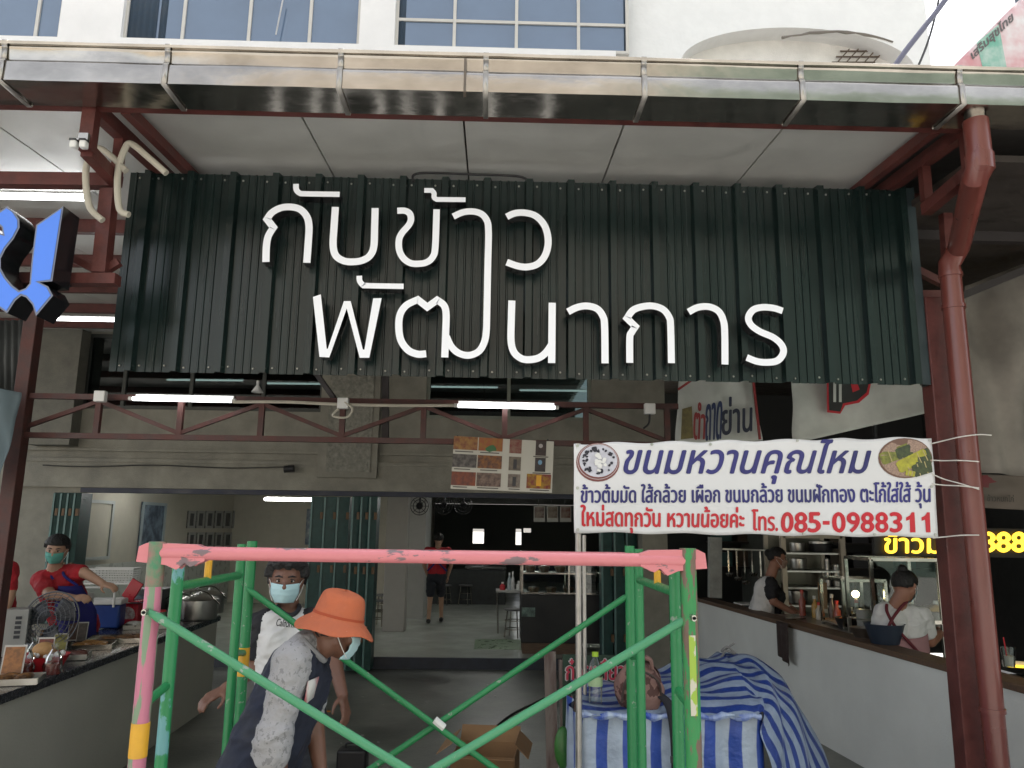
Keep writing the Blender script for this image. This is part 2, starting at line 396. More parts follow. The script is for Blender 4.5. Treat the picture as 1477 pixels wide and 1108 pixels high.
pr = MB(); xa, xb = X(476, YF, 620), X(539, YF, 620)
pr.span((xa, YF-.155, Z(682, YF, 510)), (xb, YF-.143, Z(640, YF, 510))); pr.span((xa, YF-.155, Z(632, YF, 510)), (xb, YF-.143, Z(545, YF, 510)))
pr.build("relief_panel", relief, pil)
MB().span((X(58, YF, 600), YF-.25, ZL+.58), (X(118, YF, 600), YF-.003, ZR)).build("pilaster", conc_dark, house)
wc = [P(62+45*k, 671+1.5*math.sin(k*1.3)+k*.45, YF-.11) for k in range(9)]
solo(MB().tube(crv(wc), .010, 6), "wall_cable", M("dusty black cable", (.05, .05, .045), .7), "dusty black cable clipped along the plaster below the upper windows", "cable")
cmr = thing("security_camera", "small dark camera fixed to the plaster left of the carved pilaster", "camera", P(418, 677, YF-.12))
MB().tube([P(410, 677, YF-.2), P(424, 676, YF-.2)], .05, 12).build("housing", black, cmr); MB().bar(P(421, 677, YF-.2), P(421, 673, YF-.07), .03).build("bracket", black, cmr)
# the rooms behind
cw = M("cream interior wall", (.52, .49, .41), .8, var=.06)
struct(holed(MB(), -6.4, -2.0, .15, 2.75, [], 18.8, 19.0), "wall_back_left", cw)
struct(MB().span((-6.4, YF+.16, .15), (-6.2, 18.8, 2.75)), "wall_left", cw)
struct(MB().span((-6.197, YF+.17, .152), (-6.175, 18.79, 1.30)), "wall_wainscot", M("pale wall tile", (.50, .52, .48), .3, var=.05))
struct(MB().span((xdoor[0], YF+.10, 0), (xdoor[1], YF+.152, .153)), "door_sill", M("dark navy sill", (.03, .035, .05), .5, var=.3))
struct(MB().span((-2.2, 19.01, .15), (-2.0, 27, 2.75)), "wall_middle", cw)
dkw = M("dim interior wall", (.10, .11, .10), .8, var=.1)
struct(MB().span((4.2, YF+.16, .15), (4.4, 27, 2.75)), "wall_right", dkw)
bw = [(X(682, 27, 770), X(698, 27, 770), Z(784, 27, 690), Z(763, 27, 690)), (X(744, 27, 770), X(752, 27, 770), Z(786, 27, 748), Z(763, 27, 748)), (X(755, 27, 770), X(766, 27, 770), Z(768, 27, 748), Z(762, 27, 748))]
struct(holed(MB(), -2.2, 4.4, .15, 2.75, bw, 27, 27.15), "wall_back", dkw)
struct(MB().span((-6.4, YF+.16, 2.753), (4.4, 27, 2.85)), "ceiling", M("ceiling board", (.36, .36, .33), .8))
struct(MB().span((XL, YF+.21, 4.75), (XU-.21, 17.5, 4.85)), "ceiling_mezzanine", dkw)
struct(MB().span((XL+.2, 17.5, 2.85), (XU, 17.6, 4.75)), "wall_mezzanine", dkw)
struct(MB().span((X(687, 14, 920), PZ(690, 936, .155).y, .151), (X(748, 14, 920), PZ(690, 922, .155).y, .156)), "floor_inlay", M("pale green floor tiles", (.17, .25, .15), .3))
solo(MB().box((X(572, 14.2, 820), 14.2, 1.45), (.38, .38, 2.6)), "pillar", M("grey painted pillar", (.36, .34, .31), .8, var=.05), "square grey pillar standing just inside the shop entrance", "pillar", bevel=.01)
solo(MB().span((X(588, 16, 820), 16, .15), (X(612, 16, 820), 17.4, 2.75)), "partition", M("white partition", (.42, .42, .4), .7, var=.05), "narrow white partition wall behind the square grey pillar", "partition")
# folding doors: stacks of narrow leaves
def folding(px0, px1, pyb, n, Y, label):
    z0 = max(.02, P(px0, pyb, Y).z); xa, xb = X(px0, Y, 830), X(px1, Y, 830)
    t = thing("folding_door", label, "folding door", ((xa+xb)/2, Y, z0), "teal folding doors at the shop entrance")
    for k in range(n):
        a = xa+(xb-xa)*k/n; b = xa+(xb-xa)*(k+1)/n; y1 = Y+.35
        dp = MB().add([(a, Y, z0), (b-.02, Y+.05, z0), (b-.02, y1, z0), (a+.01, y1, z0), (a, Y, ZL-.08), (b-.02, Y+.05, ZL-.08), (b-.02, y1, ZL-.08), (a+.01, y1, ZL-.08)],
                      [(0, 1, 5, 4), (1, 2, 6, 5), (2, 3, 7, 6), (3, 0, 4, 7), (0, 3, 2, 1), (4, 5, 6, 7)]).build("leaf", teal, t)
        MB().span((a-.004, Y-.012, z0+.01), (a+.022, Y+.02, ZL-.09)).build("stile", teal_light, dp)
        for zz in (ZL-.35, 1.35, .45): MB().span((b-.05, Y-.016, zz-.05), (b-.012, Y+.03, zz+.05)).build("hinge", brass, dp)
folding(443, 500, 952, 3, YF+.02, "stack of teal folding door leaves in front of the cream back wall")
folding(503, 541, 968, 3, YF-.25, "narrow stack of teal door leaves left of the grey pillar")
folding(868, 922, 950, 3, YF+.02, "pale stack of teal door leaves behind the right scaffold legs")
folding(64, 104, 900, 4, YF-.1, "stack of teal folding door leaves behind the red shirted seller")
solo(MB().span((X(926, YF-.3, 800), YF-.35, 0), (X(962, YF-.3, 800), YF-.02, ZL)), "door_pier", concrete, "plaster pier between the teal door leaves and the right food stall", "pier")

# ------------------------------------------------------------------ neighbour with the arch
arch = thing("neighbour_building", "overexposed white building with a cracked shallow arch above the gutter", "building", (4.6, YF, 0))
YA = YF+.35
az0 = Z(100, YA, 1150); x0a, x1a = XU+.004, X(1338, YA, 40)
mb = MB(); cxa = X(1150, YA, 70); rx = X(1318, YA, 80)-cxa; za = Z(95, YA, 1150); rz = Z(40, YA, 1150)-za
n = 30; arc = [(cxa-rx*math.cos(math.pi*k/n), za+rz*math.sin(math.pi*k/n)) for k in range(n+1)]
for (p, q) in zip(arc, arc[1:]):
    mb.add([(p[0], YA, p[1]), (q[0], YA, q[1]), (q[0], YA, 17), (p[0], YA, 17), (p[0], YA+.35, p[1]), (q[0], YA+.35, q[1])], [(0, 1, 2, 3), (0, 4, 5, 1)])
mb.add([(x0a, YA, 5), (arc[0][0], YA, 5), (arc[0][0], YA, 17), (x0a, YA, 17)], [(0, 1, 2, 3)])
mb.add([(arc[-1][0], YA, 5), (x1a, YA, 5), (x1a, YA, 17), (arc[-1][0], YA, 17)], [(0, 1, 2, 3)])
mb.add([(x1a, YA, 5), (x1a, YA+6, 5), (x1a, YA+6, 17), (x1a, YA, 17)], [(0, 1, 2, 3)])
mb.add([(x0a, YA, 17), (x1a, YA, 17), (x1a, YA+6, 17), (x0a, YA+6, 17)], [(0, 1, 2, 3)])
mb.build("wall", M("bleached plaster with cracks", (.77, .77, .76), .85, col2=(.81, .81, .80), scale=3, bump=.3, bscale=9), arch)
MB().span((x0a, YA+.352, 5), (x1a-.05, YA+.45, za+rz+.3)).build("arch_infill", M("grey plaster infill", (.74, .72, .69), .85, var=.1, scale=3, bump=.3), arch)
rb = MB()
for k in range(5): rb.bar(P(1205+13*k, 93, YA+.30), P(1225+13*k, 71, YA+.30), .02)
for k in range(3): rb.bar(P(1200+6*k, 90-8*k, YA+.315), P(1262+6*k, 90-8*k, YA+.315), .02)
rb.build("exposed_bars", M("rusted bars", (.12, .09, .07), .8), arch)
pts = [P(1128+160*t, 55-14*math.sin(math.pi*t*.9)+10*t+random.uniform(-1, 1), YA-.012) for t in [k/12 for k in range(13)]]
MB().tube(pts, [.012+.02*random.random() for _ in pts], 5).build("crack", M("dark crack", (.2, .18, .16), .9), arch)
struct(MB().span((XL, YF+.22, .0), (XL+.1, 17, 4.7)), "wall_outer_left", conc_dark)
# banner and cables high on the right
Yb = 8.8; bn = lambda x, y, l=0: P(x, y, Yb)+V((0, -l, 0))
hs = thing("hanging_banner", "faded pink and green printed banner high up beside the white arch", "banner", P(1440, 110, Yb))
quad_on(MB(), [(1340, 130), (1482, -12), (1500, 140), (1345, 150)], bn, 0, 0, 6).build("sheet", M("pink white print", (.62, .30, .32), .7, col2=(.75, .72, .72), scale=1.6), hs, solid=.004)
mb = MB(); quad_on(mb, [(1408, 62), (1440, 36), (1452, 100), (1420, 110)], bn, 0, .006); mb.build("print", M("green print", (.16, .42, .32), .7, col2=(.5, .6, .55), scale=3), hs)
text_on(MB(), "เสริมสุขไทย", [(1398, 74), (1458, 16), (1462, 34), (1404, 90)], bn, 0, 0, .6, .01).build("lettering", M("grey ink", (.14, .13, .13), .7), hs)
MB().bar(P(1468, -10, Yb+.05), P(1486, 150, Yb+.05), .06).build("post", M("blue grey post", (.14, .17, .22), .5), hs)
solo(MB().tube(crv([P(1270, 130, 7), P(1300, 82, 7), P(1350, 18, 7), P(1378, -20, 7)]), .028, 8), "cable", M("slate cable", (.13, .13, .19), .5), "thick slate grey cable running up diagonally beside the white arch", "cable")
solo(MB().tube(crv([P(1318, 110, 7.2), P(1338, 62, 7.2), P(1352, 10, 7.2), P(1356, -20, 7.2)]), .012, 6), "cable", M("dark cable", (.05, .05, .05), .5), "thin dark wire hanging beside the thick slate cable", "cable")

# ------------------------------------------------------------------ canopy: roof, soffit, beams
SL = .072; YE = 3.8; zE = Z(163, YE, 600)
sof = lambda y: zE+.05+SL*(y-YE)
XC = X(1395, YE, 185)                               # right end of this canopy
roof = thing("canopy_roof", "street canopy with a grey foil soffit on red steel beams", "canopy", (-1.5, 7.5, sof(7.5)))
xs0 = X(668, YE, 170); wsheet = X(910, YE, 170)-xs0
mb = MB(); k0 = -8
x = xs0-9*wsheet
while x < XC-.05:
    b = min(x+wsheet-.012, XC)
    mb.add([(x, YE-.05, sof(YE-.05)), (b, YE-.05, sof(YE-.05)), (b, YF-.1, sof(YF-.1)), (x, YF-.1, sof(YF-.1)),
            (x, YE-.05, sof(YE-.05)+.03), (b, YE-.05, sof(YE-.05)+.03), (b, YF-.1, sof(YF-.1)+.03), (x, YF-.1, sof(YF-.1)+.03)],
           [(0, 1, 2, 3), (4, 7, 6, 5), (0, 4, 5, 1), (1, 5, 6, 2), (2, 6, 7, 3), (3, 7, 4, 0)]); x += wsheet
mb.build("soffit_sheet", soffit_m, roof)
mb = MB(); ya = 3.62
mb.add([(-8, ya, sof(ya)+.06), (9, ya, sof(ya)+.06), (9, YF-.03, sof(YF)+.06), (-8, YF-.03, sof(YF)+.06), (-8, ya, sof(ya)+.1), (9, ya, sof(ya)+.1), (9, YF-.03, sof(YF)+.1), (-8, YF-.03, sof(YF)+.1)],
       [(0, 1, 2, 3), (4, 7, 6, 5), (0, 4, 5, 1), (1, 5, 6, 2), (2, 6, 7, 3), (3, 7, 4, 0)])
mb.build("roof_sheet", M("dark roof sheet", (.06, .055, .05), .6), roof)
MB().bar((-8, YE, zE), (XC+.06, YE, zE), .05, .055).build("edge_beam", red_steel, roof)
for yy in (5.9, 6.95, 8.05, 9.15, 10.2):
    MB().bar((-8, yy, sof(yy)-.06), (XC, yy, sof(yy)-.06), .06, .11).build("purlin", red_steel, roof)
def rafter(x, yl, xo=0):
    mb = MB(); a = .06
    mb.bar((x, YE+.03, sof(YE)-.06), (x, YF-.2, sof(YF-.2)-.14), .06, .08)
    mb.bar((x+xo, YE-.0, zE-.03), (x+xo, YE-.0, zE-.27), a+.01, a)
    mb.bar((x, YE, zE-.26), (x, YE+yl, zE-.26-.06*yl), .06, .07); mb.bar((x+.16*(1 if x < 0 else -1), YE+.03, sof(YE)-.05), (x+.16*(1 if x < 0 else -1), YF-.2, sof(YF-.2)-.1), .05, .06)
    mb.bar((x, YE+yl-.02, zE-.24), (x, YE+yl-.02, sof(YE+yl)-.08), .05)
    mb.build("rafter", red_steel, roof)
rafter(X(130, YE, 180), .34); rafter(XC, .45)
# ------------------------------------------------------------------ gutter
Yg = 3.5; g0 = Z(76, Yg, 600); g1 = Z(130, Yg, 600)
gut = thing("roof_gutter", "long polished stainless gutter with bent straps along the canopy edge", "gutter", (0, Yg, g1))
prof = [(Yg+.02, g0-.012), (Yg-.005, g0-.012), (Yg-.012, g0), (Yg, g0+.006), (Yg+.012, g0-.004), (Yg+.006, g0-.02), (Yg+.012, g0-.03), (Yg+.016, g0-.085), (Yg+.004, g0-.10), (Yg, g0-.115), (Yg, g1), (Yg+.25, g1+.008), (Yg+.25, g0+.02)]
xg = [-7+.25*k for k in range(58)]
mb = MB(); random.seed(3)
for i, xx in enumerate(xg):
    for j, (y, z) in enumerate(prof):
        mb.v.append(V((xx, y+random.uniform(-.0022, .0022), z+random.uniform(-.0012, .0012))))
n = len(prof)
for i in range(len(xg)-1):
    for j in range(n-1): mb.f.append([i*n+j, (i+1)*n+j, (i+1)*n+j+1, i*n+j+1]); mb.m.append(0)
mb.build("trough", steel_bright, gut, smooth=28)
for px in (3, 240, 491, 701, 929, 1155, 1383):
    xx = X(px, Yg, 90); q = [(xx, y-.006, z) for y, z in prof[3:11]]; q[0] = (xx, Yg-.006, g0+.012)
    q = [(xx, Yg-.004, g0+.008), (xx, Yg-.001, g0-.02), (xx, Yg+.004, g0-.032), (xx, Yg+.006, g0-.086), (xx, Yg-.006, g0-.105), (xx, Yg-.007, g1-.006), (xx, Yg+.25, g1-.002), (xx, YE-.03, zE)]
    mb = MB()
    for p_, q_ in zip(q, q[1:]): mb.bar(p_, q_, .024, .005, 0, (1, 0, 0)) if 0 else mb.add([V(p_)+V((-.013, 0, 0)), V(p_)+V((.013, 0, 0)), V(q_)+V((.013, 0, 0)), V(q_)+V((-.013, 0, 0))], [(0, 1, 2, 3)])
    mb.build("strap", galv, gut, solid=.005)
MB().box((X(671, Yg, 100), Yg+.012, (g0+g1)/2-.02), (.012, .05, g0-g1-.02)).build("seam", M("stained seam", (.12, .10, .08), .6), gut)
# ------------------------------------------------------------------ downpipe and right column
Yp = 4.42; xp = P(1376, 450, Yp).x
dp = thing("downpipe", "glossy red brown drainpipe with two elbows below the gutter end", "drainpipe", (xp, Yp, 0))
top = P(1407, 175, Yg+.12); xt = top.x; zt = top.z
MB().tube([(xt, Yg+.12, g1+.01), (xt, Yg+.12, zt-.02)], .05, 20).build("outlet", steel_bright, dp)
e1 = P(1412, 232, Yg+.12).z; e2 = P(1372, 385, Yp).z
MB().tube([(xt, Yg+.12, zt+.0), (xt, Yg+.12, e1)], .061, 24).build("upper_pipe", red_pipe, dp)
MB().tube([(xt, Yg+.12, e1+.03), (xt, Yg+.12, e1-.04), (xt-.012, Yg+.15, e1-.075), (xp+.03, Yp-.06, e2+.10), (xp, Yp, e2+.02), (xp, Yp, e2-.06)], [.068, .068, .063, .061, .063, .066], 24).build("offset_elbow", red_pipe, dp)
MB().tube([(xp, Yp, e2-.02), (xp, Yp, 0)], .060, 28).build("lower_pipe", red_pipe, dp)
for zz in (P(1374, 443, Yp).z, 1.0, e2-.055):
    MB().tube([(xp, Yp, zz-.012), (xp, Yp, zz+.012)], .067, 24).build("clamp", red_pipe, dp)
xcol = P(1352, 600, 4.62).x+.012
col = thing("steel_column", "square red steel column carrying the sign beside the drainpipe", "column", (xcol, 4.62, 0))
zc = P(1352, 432, 4.62).z
MB().span((xcol-.06, 4.56, 0), (xcol+.06, 4.68, zc)).build("post", red_steel, col, bevel=.006)
br = MB(); Ys = 4.68
br.bar(P(1310, 288, Ys), P(1372, 288, Ys), .06, .06); br.bar(P(1362, 285, Ys), P(1372, 440, Ys), .06, .06, 0, (0, 1, 0)); br.bar(P(1318, 388, Ys), P(1362, 410, Ys), .045); br.bar(P(1318, 426, Ys), P(1362, 426, Ys), .06, .05)
br.build("bracket", red_steel, col)
# left column and the truss below the sign
Yt = 5.7
lc = thing("steel_column", "slim dark red steel column at the left edge behind the blue letter", "column", (P(30, 600, Yt).x, Yt, 0))
a = P(44, 470, Yt); MB().span((a.x-.03, Yt-.05, 0), (a.x+.07, Yt+.05, sof(Yt)-.1)).build("post", brown_steel, lc, bevel=.005)
tr = thing("roof_truss", "dark red lattice truss spanning behind the bottom of the green sign", "truss", P(450, 640, Yt))
zt1, zt0 = P(450, 578, Yt).z, P(450, 634, Yt).z
xl, xr = P(35, 600, Yt).x, X(978, Yt, 600)
MB().bar((xl, Yt, zt1), (xr, Yt, zt1), .042, .04).build("top_chord", brown_steel, tr)
MB().bar((xl, Yt, zt0), (xr, Yt, zt0), .042, .04).build("bottom_chord", brown_steel, tr)
vx = [X(q, Yt, 605) for q in (22, 141, 260, 377, 494, 611, 728, 845, 962)]
for k, xx in enumerate(vx[1:]): MB().bar((xx, Yt, zt0+.02), (xx, Yt, zt1-.02), .04, .038, 0, (0, 1, 0)).build("upright", brown_steel, tr)
for k in range(len(vx)-1):
    lo, hi = (k, k+1) if k % 2 == 0 else (k+1, k)
    MB().bar((vx[lo], Yt+.002, zt0+.03), (vx[hi], Yt+.002, zt1-.03), .03, .028, 0, (0, 1, 0)).build("diagonal", brown_steel, tr)
# hanging strut seen behind the sign
solo(MB().bar(P(556, 640, Yt+.15), P(556, 520, Yt+.15), .05).bar(P(450, 530, Yt+.1), P(482, 575, Yt+.05), .035), "hanger_strut", M("dark steel", (.03, .025, .025), .6), "dark steel hanger rising from the truss behind the sign", "strut")
# ------------------------------------------------------------------ fluorescent tubes
def tubelight(p, q, label, r=.0145, lit=tube_lit, group=None):
    p, q = V(p), V(q); t = thing("tube_light", label, "tube light", (p+q)/2, group); d = (q-p).normalized()
    MB().tube([p, q], r, 10).build("tube", lit, t)
    MB().tube([p-d*.03, p-d*.001], r*1.05, 10).build("end_cap", plastic_white, t); MB().tube([q+d*.001, q+d*.03], r*1.05, 10).build("end_cap", plastic_white, t)
    MB().bar(p+V((0, .05, .02)), q+V((0, .05, .02)), .03, .04).build("batten", plastic_white, t)
YT = Yt-.08
tubelight(P(192, 575, YT), P(334, 578, YT), "lit fluorescent tube on the truss left of the carved pilaster")
tubelight(P(661, 585, YT), P(800, 588, YT), "lit fluorescent tube on the truss above the food menu board")
tubelight(P(68, 460, 6.9), P(172, 462, 6.9), "lit fluorescent tube under the blue letter, left of the sign")
tubelight(P(-20, 282, 5.2), P(122, 285, 5.2), "thick lit fluorescent tube above the blue letter", .024)
tubelight(P(382, 720, 15.5), P(458, 721, 15.5), "lit fluorescent tube on the ceiling inside the left room", .03, tube_in)
tubelight(P(200, 690, 13.0), P(270, 692, 13.0), "lit fluorescent tube on the inside ceiling behind the left lintel", .03, tube_in)
for (a, b, y, s) in ((241, 351, 548, "far left"), (383, 468, 553, "right of the far left one"), (622, 718, 558, "left of two"), (750, 851, 563, "right of two")):
    p, q = P(a, y, 14), P(b, y+1, 14)
    tubelight((p.x, 14, min(p.z, 4.6)), (q.x, 14, min(q.z, 4.6)), "pale tube light seen through the dark upper windows, "+s, .016, tube_dim, "tube lights behind the upper windows")
# conduit and switch boxes on the truss
wr = thing("wiring_run", "cream conduit with junction boxes clipped along the truss", "wiring", P(500, 580, YT-.03))
MB().tube(crv([P(336, 580, YT-.02), P(410, 580, YT-.02), P(480, 583, YT-.02), P(560, 585, YT-.02), P(655, 585, YT-.02)]), .012, 6).build("conduit", pvc, wr)
for (x, y) in ((145, 572), (495, 582), (937, 590)):
    MB().box(P(x, y, YT-.03), (.08, .05, .08)).build("junction_box", plastic_white, wr, bevel=.006)
MB().tube(crv([P(488, 590, YT-.05), P(480, 600, YT-.05), P(500, 602, YT-.05), P(508, 590, YT-.05), P(497, 580, YT-.05)]), .008, 6).build("cable_loop", pvc, wr)
MB().tube(crv([P(937, 592, YT-.02), P(936, 610, YT-.02), P(928, 618, YT-.02)]), .008, 6).build("cable_loop", black, wr)
solo(MB().lathe([(.012, .10), (.012, .06), (.05, .0), (.045, .0)], P(371, 566, 6.5), 14), "pendant_lamp", plastic_white, "small white cone shade hanging beside the upper window", "lamp")
# ------------------------------------------------------------------ hoses and sensors at the left bracket
for pts, lb in (([(186, 310), (172, 300), (170, 250), (180, 215), (190, 208), (215, 228), (240, 250)], "cream conduit hose bent over beside the sign's upper left corner"),
                ([(148, 318), (130, 300), (124, 265), (126, 235), (140, 214), (160, 225), (182, 247)], "cream conduit hose looping below the red bracket")):
    solo(MB().tube(crv([P(x, y, 4.03 + .001*k) for k, (x, y) in enumerate(pts)]), .018, 10), "conduit_hose", pvc, lb, "conduit")
ss = thing("sensor_pair", "two small white sensor boxes clipped to the red bracket", "sensor", P(115, 215, YE-.08))
for x in (107, 121): MB().box(P(x, 209, YE-.08), (.035, .04, .04)).build("sensor_box", plastic_white, ss, bevel=.008); MB().box(P(x, 203, YE-.08), (.033, .038, .01)).build("lens", black, ss)
MB().box(P(121, 198, YE-.06), (.05, .02, .04)).build("clip", steel_bright, ss)
# frame of the next sign on the left
Yq = 4.14
nf = thing("sign_frame", "open red steel frame behind the blue letter left of the green sign", "frame", P(80, 400, Yq))
MB().bar(P(-160, 258, Yq), P(170, 262, Yq), .07, .075).build("top_bar", red_steel, nf)
MB().bar(P(158, 275, Yq), P(146, 395, Yq), .075, .075, 0, (0, 1, 0)).build("upright", red_steel, nf)
MB().bar(P(-160, 402, Yq), P(170, 404, Yq), .075, .06).build("bottom_bar", red_steel, nf)
MB().bar(P(95, 368, Yq+.03), P(142, 392, Yq+.03), .04).bar(P(150, 392, Yq+.03), P(172, 378, Yq+.03), .04).build("diagonal", red_steel, nf)
# ================================================================== THE GREEN SIGN
Ysg = 4.6
xa, xb = (P(187, 252, Ysg).x+P(158, 538, Ysg).x)/2, (P(1313, 272, Ysg).x+P(1335, 555, Ysg).x)/2
z1, z0 = P(750, 262, Ysg).z, P(750, 546, Ysg).z
sgn = thing("shop_sign", "wide dark green corrugated metal sign with raised white Thai letters", "sign", ((xa+xb)/2, Ysg, z0))
pitch = (X(763, Ysg, 300)-X(275, Ysg, 300))/8; xr0 = X(275, Ysg, 300)
prof = []; x = xr0-3*pitch
while x < xb+pitch:
    for dx, dy in ((-.030, 0), (-.019, -.046), (.019, -.046), (.030, 0), (.075, 0), (.079, -.007), (.085, -.007), (.089, 0), (.125, 0), (.129, -.007), (.135, -.007), (.139, 0), (.172, 0), (.176, -.007), (.182, -.007), (.186, 0)):
        prof.append((x+dx, dy))
    x += pitch
prof = [p for p in prof if xa <= p[0] <= xb]; prof = [(xa, 0)]+prof+[(xb, 0)]
mb = MB(); n = len(prof)
for zz in (z0, z1):
    for (xx, dy) in prof: mb.v.append(V((xx, Ysg+dy, zz)))
for i in range(n-1): mb.f.append([i, i+1, n+i+1, n+i]); mb.m.append(0)
mb.build("panel", dark_green, sgn, smooth=0, solid=.002)
mb = MB(); mb.span((xb+.002, Ysg-.03, z0), (xb+.012, Ysg+.06, z1+.01)).span((xb-.05, Ysg-.034, z0), (xb+.002, Ysg-.030, z1))
mb.build("edge_flashing", M("green flashing", (.03, .045, .05), .35, spec=.6), sgn)
mb = MB()
for zz in (z0+.05, z1-.05): mb.bar((xa, Ysg+.04, zz), (xb, Ysg+.04, zz), .05)
for k in range(9): xx = xa+.05+(xb-xa-.1)*k/8; mb.bar((xx, Ysg+.04, z0+.08), (xx, Ysg+.04, z1-.08), .04, .04, 0, (0, 1, 0))
mb.build("back_frame", red_steel, sgn)
mb = MB(); x = xr0-2*pitch; random.seed(5)
while x < xb:
    for zz in (z0+.035, z1-.04):
        for dx in (.05, .2):
            if xa < x+dx < xb: mb.sphere((x+dx, Ysg-.004, zz+random.uniform(-.006, .006)), .007, 0, 6)
    x += pitch
mb.build("screws", steel_dull, sgn)
mb = MB().tube(crv([P(596, 262, Ysg-.02), P(605, 250, Ysg), P(690, 252, Ysg+.02), P(750, 255, Ysg), P(765, 266, Ysg-.02)]), .008, 6); mb.build("loose_wire", black, sgn)
YL, DL = Ysg-.15, .09                              # letter face plane, depth
NL = [0]
def letter(strokes, polys=()):
    mb = MB()
    for (pts, wd, curve) in strokes:
        NL[0] += 1; yo = YL-.0006*(NL[0] % 4)
        Q = [P(x, y, YL) for x, y in pts]; Q = crv(Q, 6) if curve is True else Q
        if isinstance(curve, (list, tuple)):        # corner indices: smooth between them
            idx = [0, *curve, len(pts)-1]; R = []
            for a, b in zip(idx, idx[1:]): R += (crv(Q[a:b+1], 6) if b-a > 1 else Q[a:b+1])[(1 if R else 0):]
            Q = R
        h = wd/F*YL/2; l = []; r = []
        for i, p in enumerate(Q):
            a = (Q[i]-Q[i-1]).normalized() if i else (Q[1]-Q[0]).normalized(); b = (Q[i+1]-Q[i]).normalized() if i < len(Q)-1 else a
            na = V((-a.z, 0, a.x)); nb = V((-b.z, 0, b.x)); m = (na+nb).normalized(); k = h/max(.45, m.dot(na))
            l.append(p+m*k); r.append(p-m*k)
        n = len(Q); o = V((0, yo-YL, 0)); d = V((0, DL, 0)); b0 = len(mb.v)
        mb.v += [q+o for q in l]+[q+o for q in r]+[q+d for q in l]+[q+d for q in r]
        for i in range(n-1):
            mb.f.append([b0+i, b0+i+1, b0+n+i+1, b0+n+i]); mb.m.append(0)
            mb.f.append([b0+i, b0+2*n+i, b0+2*n+i+1, b0+i+1]); mb.m.append(1)
            mb.f.append([b0+n+i, b0+n+i+1, b0+3*n+i+1, b0+3*n+i]); mb.m.append(1)
        for i in (0, n-1): mb.f.append([b0+i, b0+n+i, b0+3*n+i, b0+2*n+i]); mb.m.append(1)
    for pl in polys:
        Q = [P(x, y, YL) for x, y in pl]; mb.prism(Q, [q+V((0, DL, 0)) for q in Q], 0, 1)
    mb.build("letter", [letter_white, black_gloss], sgn, smooth=30)
s1 = lambda L: [(360+x/6.154, 250+y/6.154) for x, y in L]
s2 = lambda L: [(570+x/6.154, 250+y/6.154) for x, y in L]
s3 = lambda L: [(440+x/6.154, 380+y/6.154) for x, y in L]
s4 = lambda L: [(640+x/6.154, 380+y/6.154) for x, y in L]
s5 = lambda L: [(860+x/4.923, 400+y/4.923) for x, y in L]
letter([(s1([(145, 788), (150, 640), (168, 555), (212, 482), (155, 408), (200, 348), (280, 307), (370, 300), (450, 322), (508, 385), (527, 470), (522, 600), (508, 795)]), 10.8, [3, 4])])
letter([(s1([(413, 95), (415, 145), (445, 177), (500, 183), (800, 188)]), 8.6, True)])
letter([(s1([(762, 300), (750, 480), (742, 640), (765, 730), (835, 778), (920, 787), (1005, 773), (1070, 730), (1103, 650), (1110, 480), (1115, 310)]), 10.8, True)])
letter([(s2([(18, 333), (85, 333), (128, 358), (140, 410), (120, 460), (62, 528), (34, 590), (36, 680), (70, 750), (130, 795), (200, 804), (280, 790), (335, 740), (356, 650), (368, 320)]), 10, True)])
letter([(s2([(258, 152), (325, 153), (345, 178), (346, 215), (370, 233), (625, 235)]), 7.8, [1, 4])])
letter([(s2([(515, 385), (600, 348), (690, 340), (770, 365), (818, 430), (828, 520), (827, 650)])+s4([(392, 0), (384, 400), (378, 600), (360, 700), (310, 782), (220, 817), (130, 795), (65, 735), (25, 650)]), 10.2, True)])
letter([(s2([(990, 388), (1060, 357), (1150, 352), (1250, 382), (1328, 470), (1358, 600), (1335, 720), (1270, 802), (1180, 832), (1090, 825), (990, 790)]), 10.6, True)])
letter([], [s3([(70, 298), (140, 275), (192, 758), (202, 758), (345, 335), (405, 335), (513, 765), (527, 765), (605, 310), (680, 308), (570, 838), (485, 838), (370, 400), (215, 835), (128, 830)])])
letter([(s3([(482, 110), (485, 155), (515, 192), (560, 198), (875, 204)]), 8.4, True)])
letter([(s3([(1075, 802), (1000, 806), (915, 770), (850, 680), (832, 560), (845, 450), (900, 372), (1000, 322), (1085, 388), (1172, 326), (1232, 372), (1252, 450), (1248, 620), (1240, 835)]), 10.6, [7, 8, 9])])
letter([(s4([(605, 330), (600, 500), (598, 690), (625, 790), (690, 845), (760, 855), (840, 840), (905, 795), (958, 720)]), 10.6, True), (s4([(963, 350), (958, 885)]), 10.8, False)])
letter([(s4([(1103, 430), (1180, 392), (1270, 378), (1360, 402), (1413, 470), (1428, 560), (1432, 887)]), 10.6, True)])
letter([(s5([(238, 608), (238, 430), (252, 390), (278, 350), (218, 292), (270, 228), (380, 203), (470, 226), (518, 285), (528, 350), (534, 610)]), 10.4, [3, 4])])
letter([(s5([(655, 247), (720, 215), (800, 210), (868, 242), (903, 310), (912, 400), (914, 620)]), 10.4, True)])
letter([(s5([(1323, 240), (1260, 220), (1180, 214), (1115, 232), (1080, 285), (1098, 338), (1160, 385), (1260, 430), (1318, 485), (1327, 540), (1285, 593), (1210, 605), (1140, 598), (1068, 570)]), 10.2, True)])
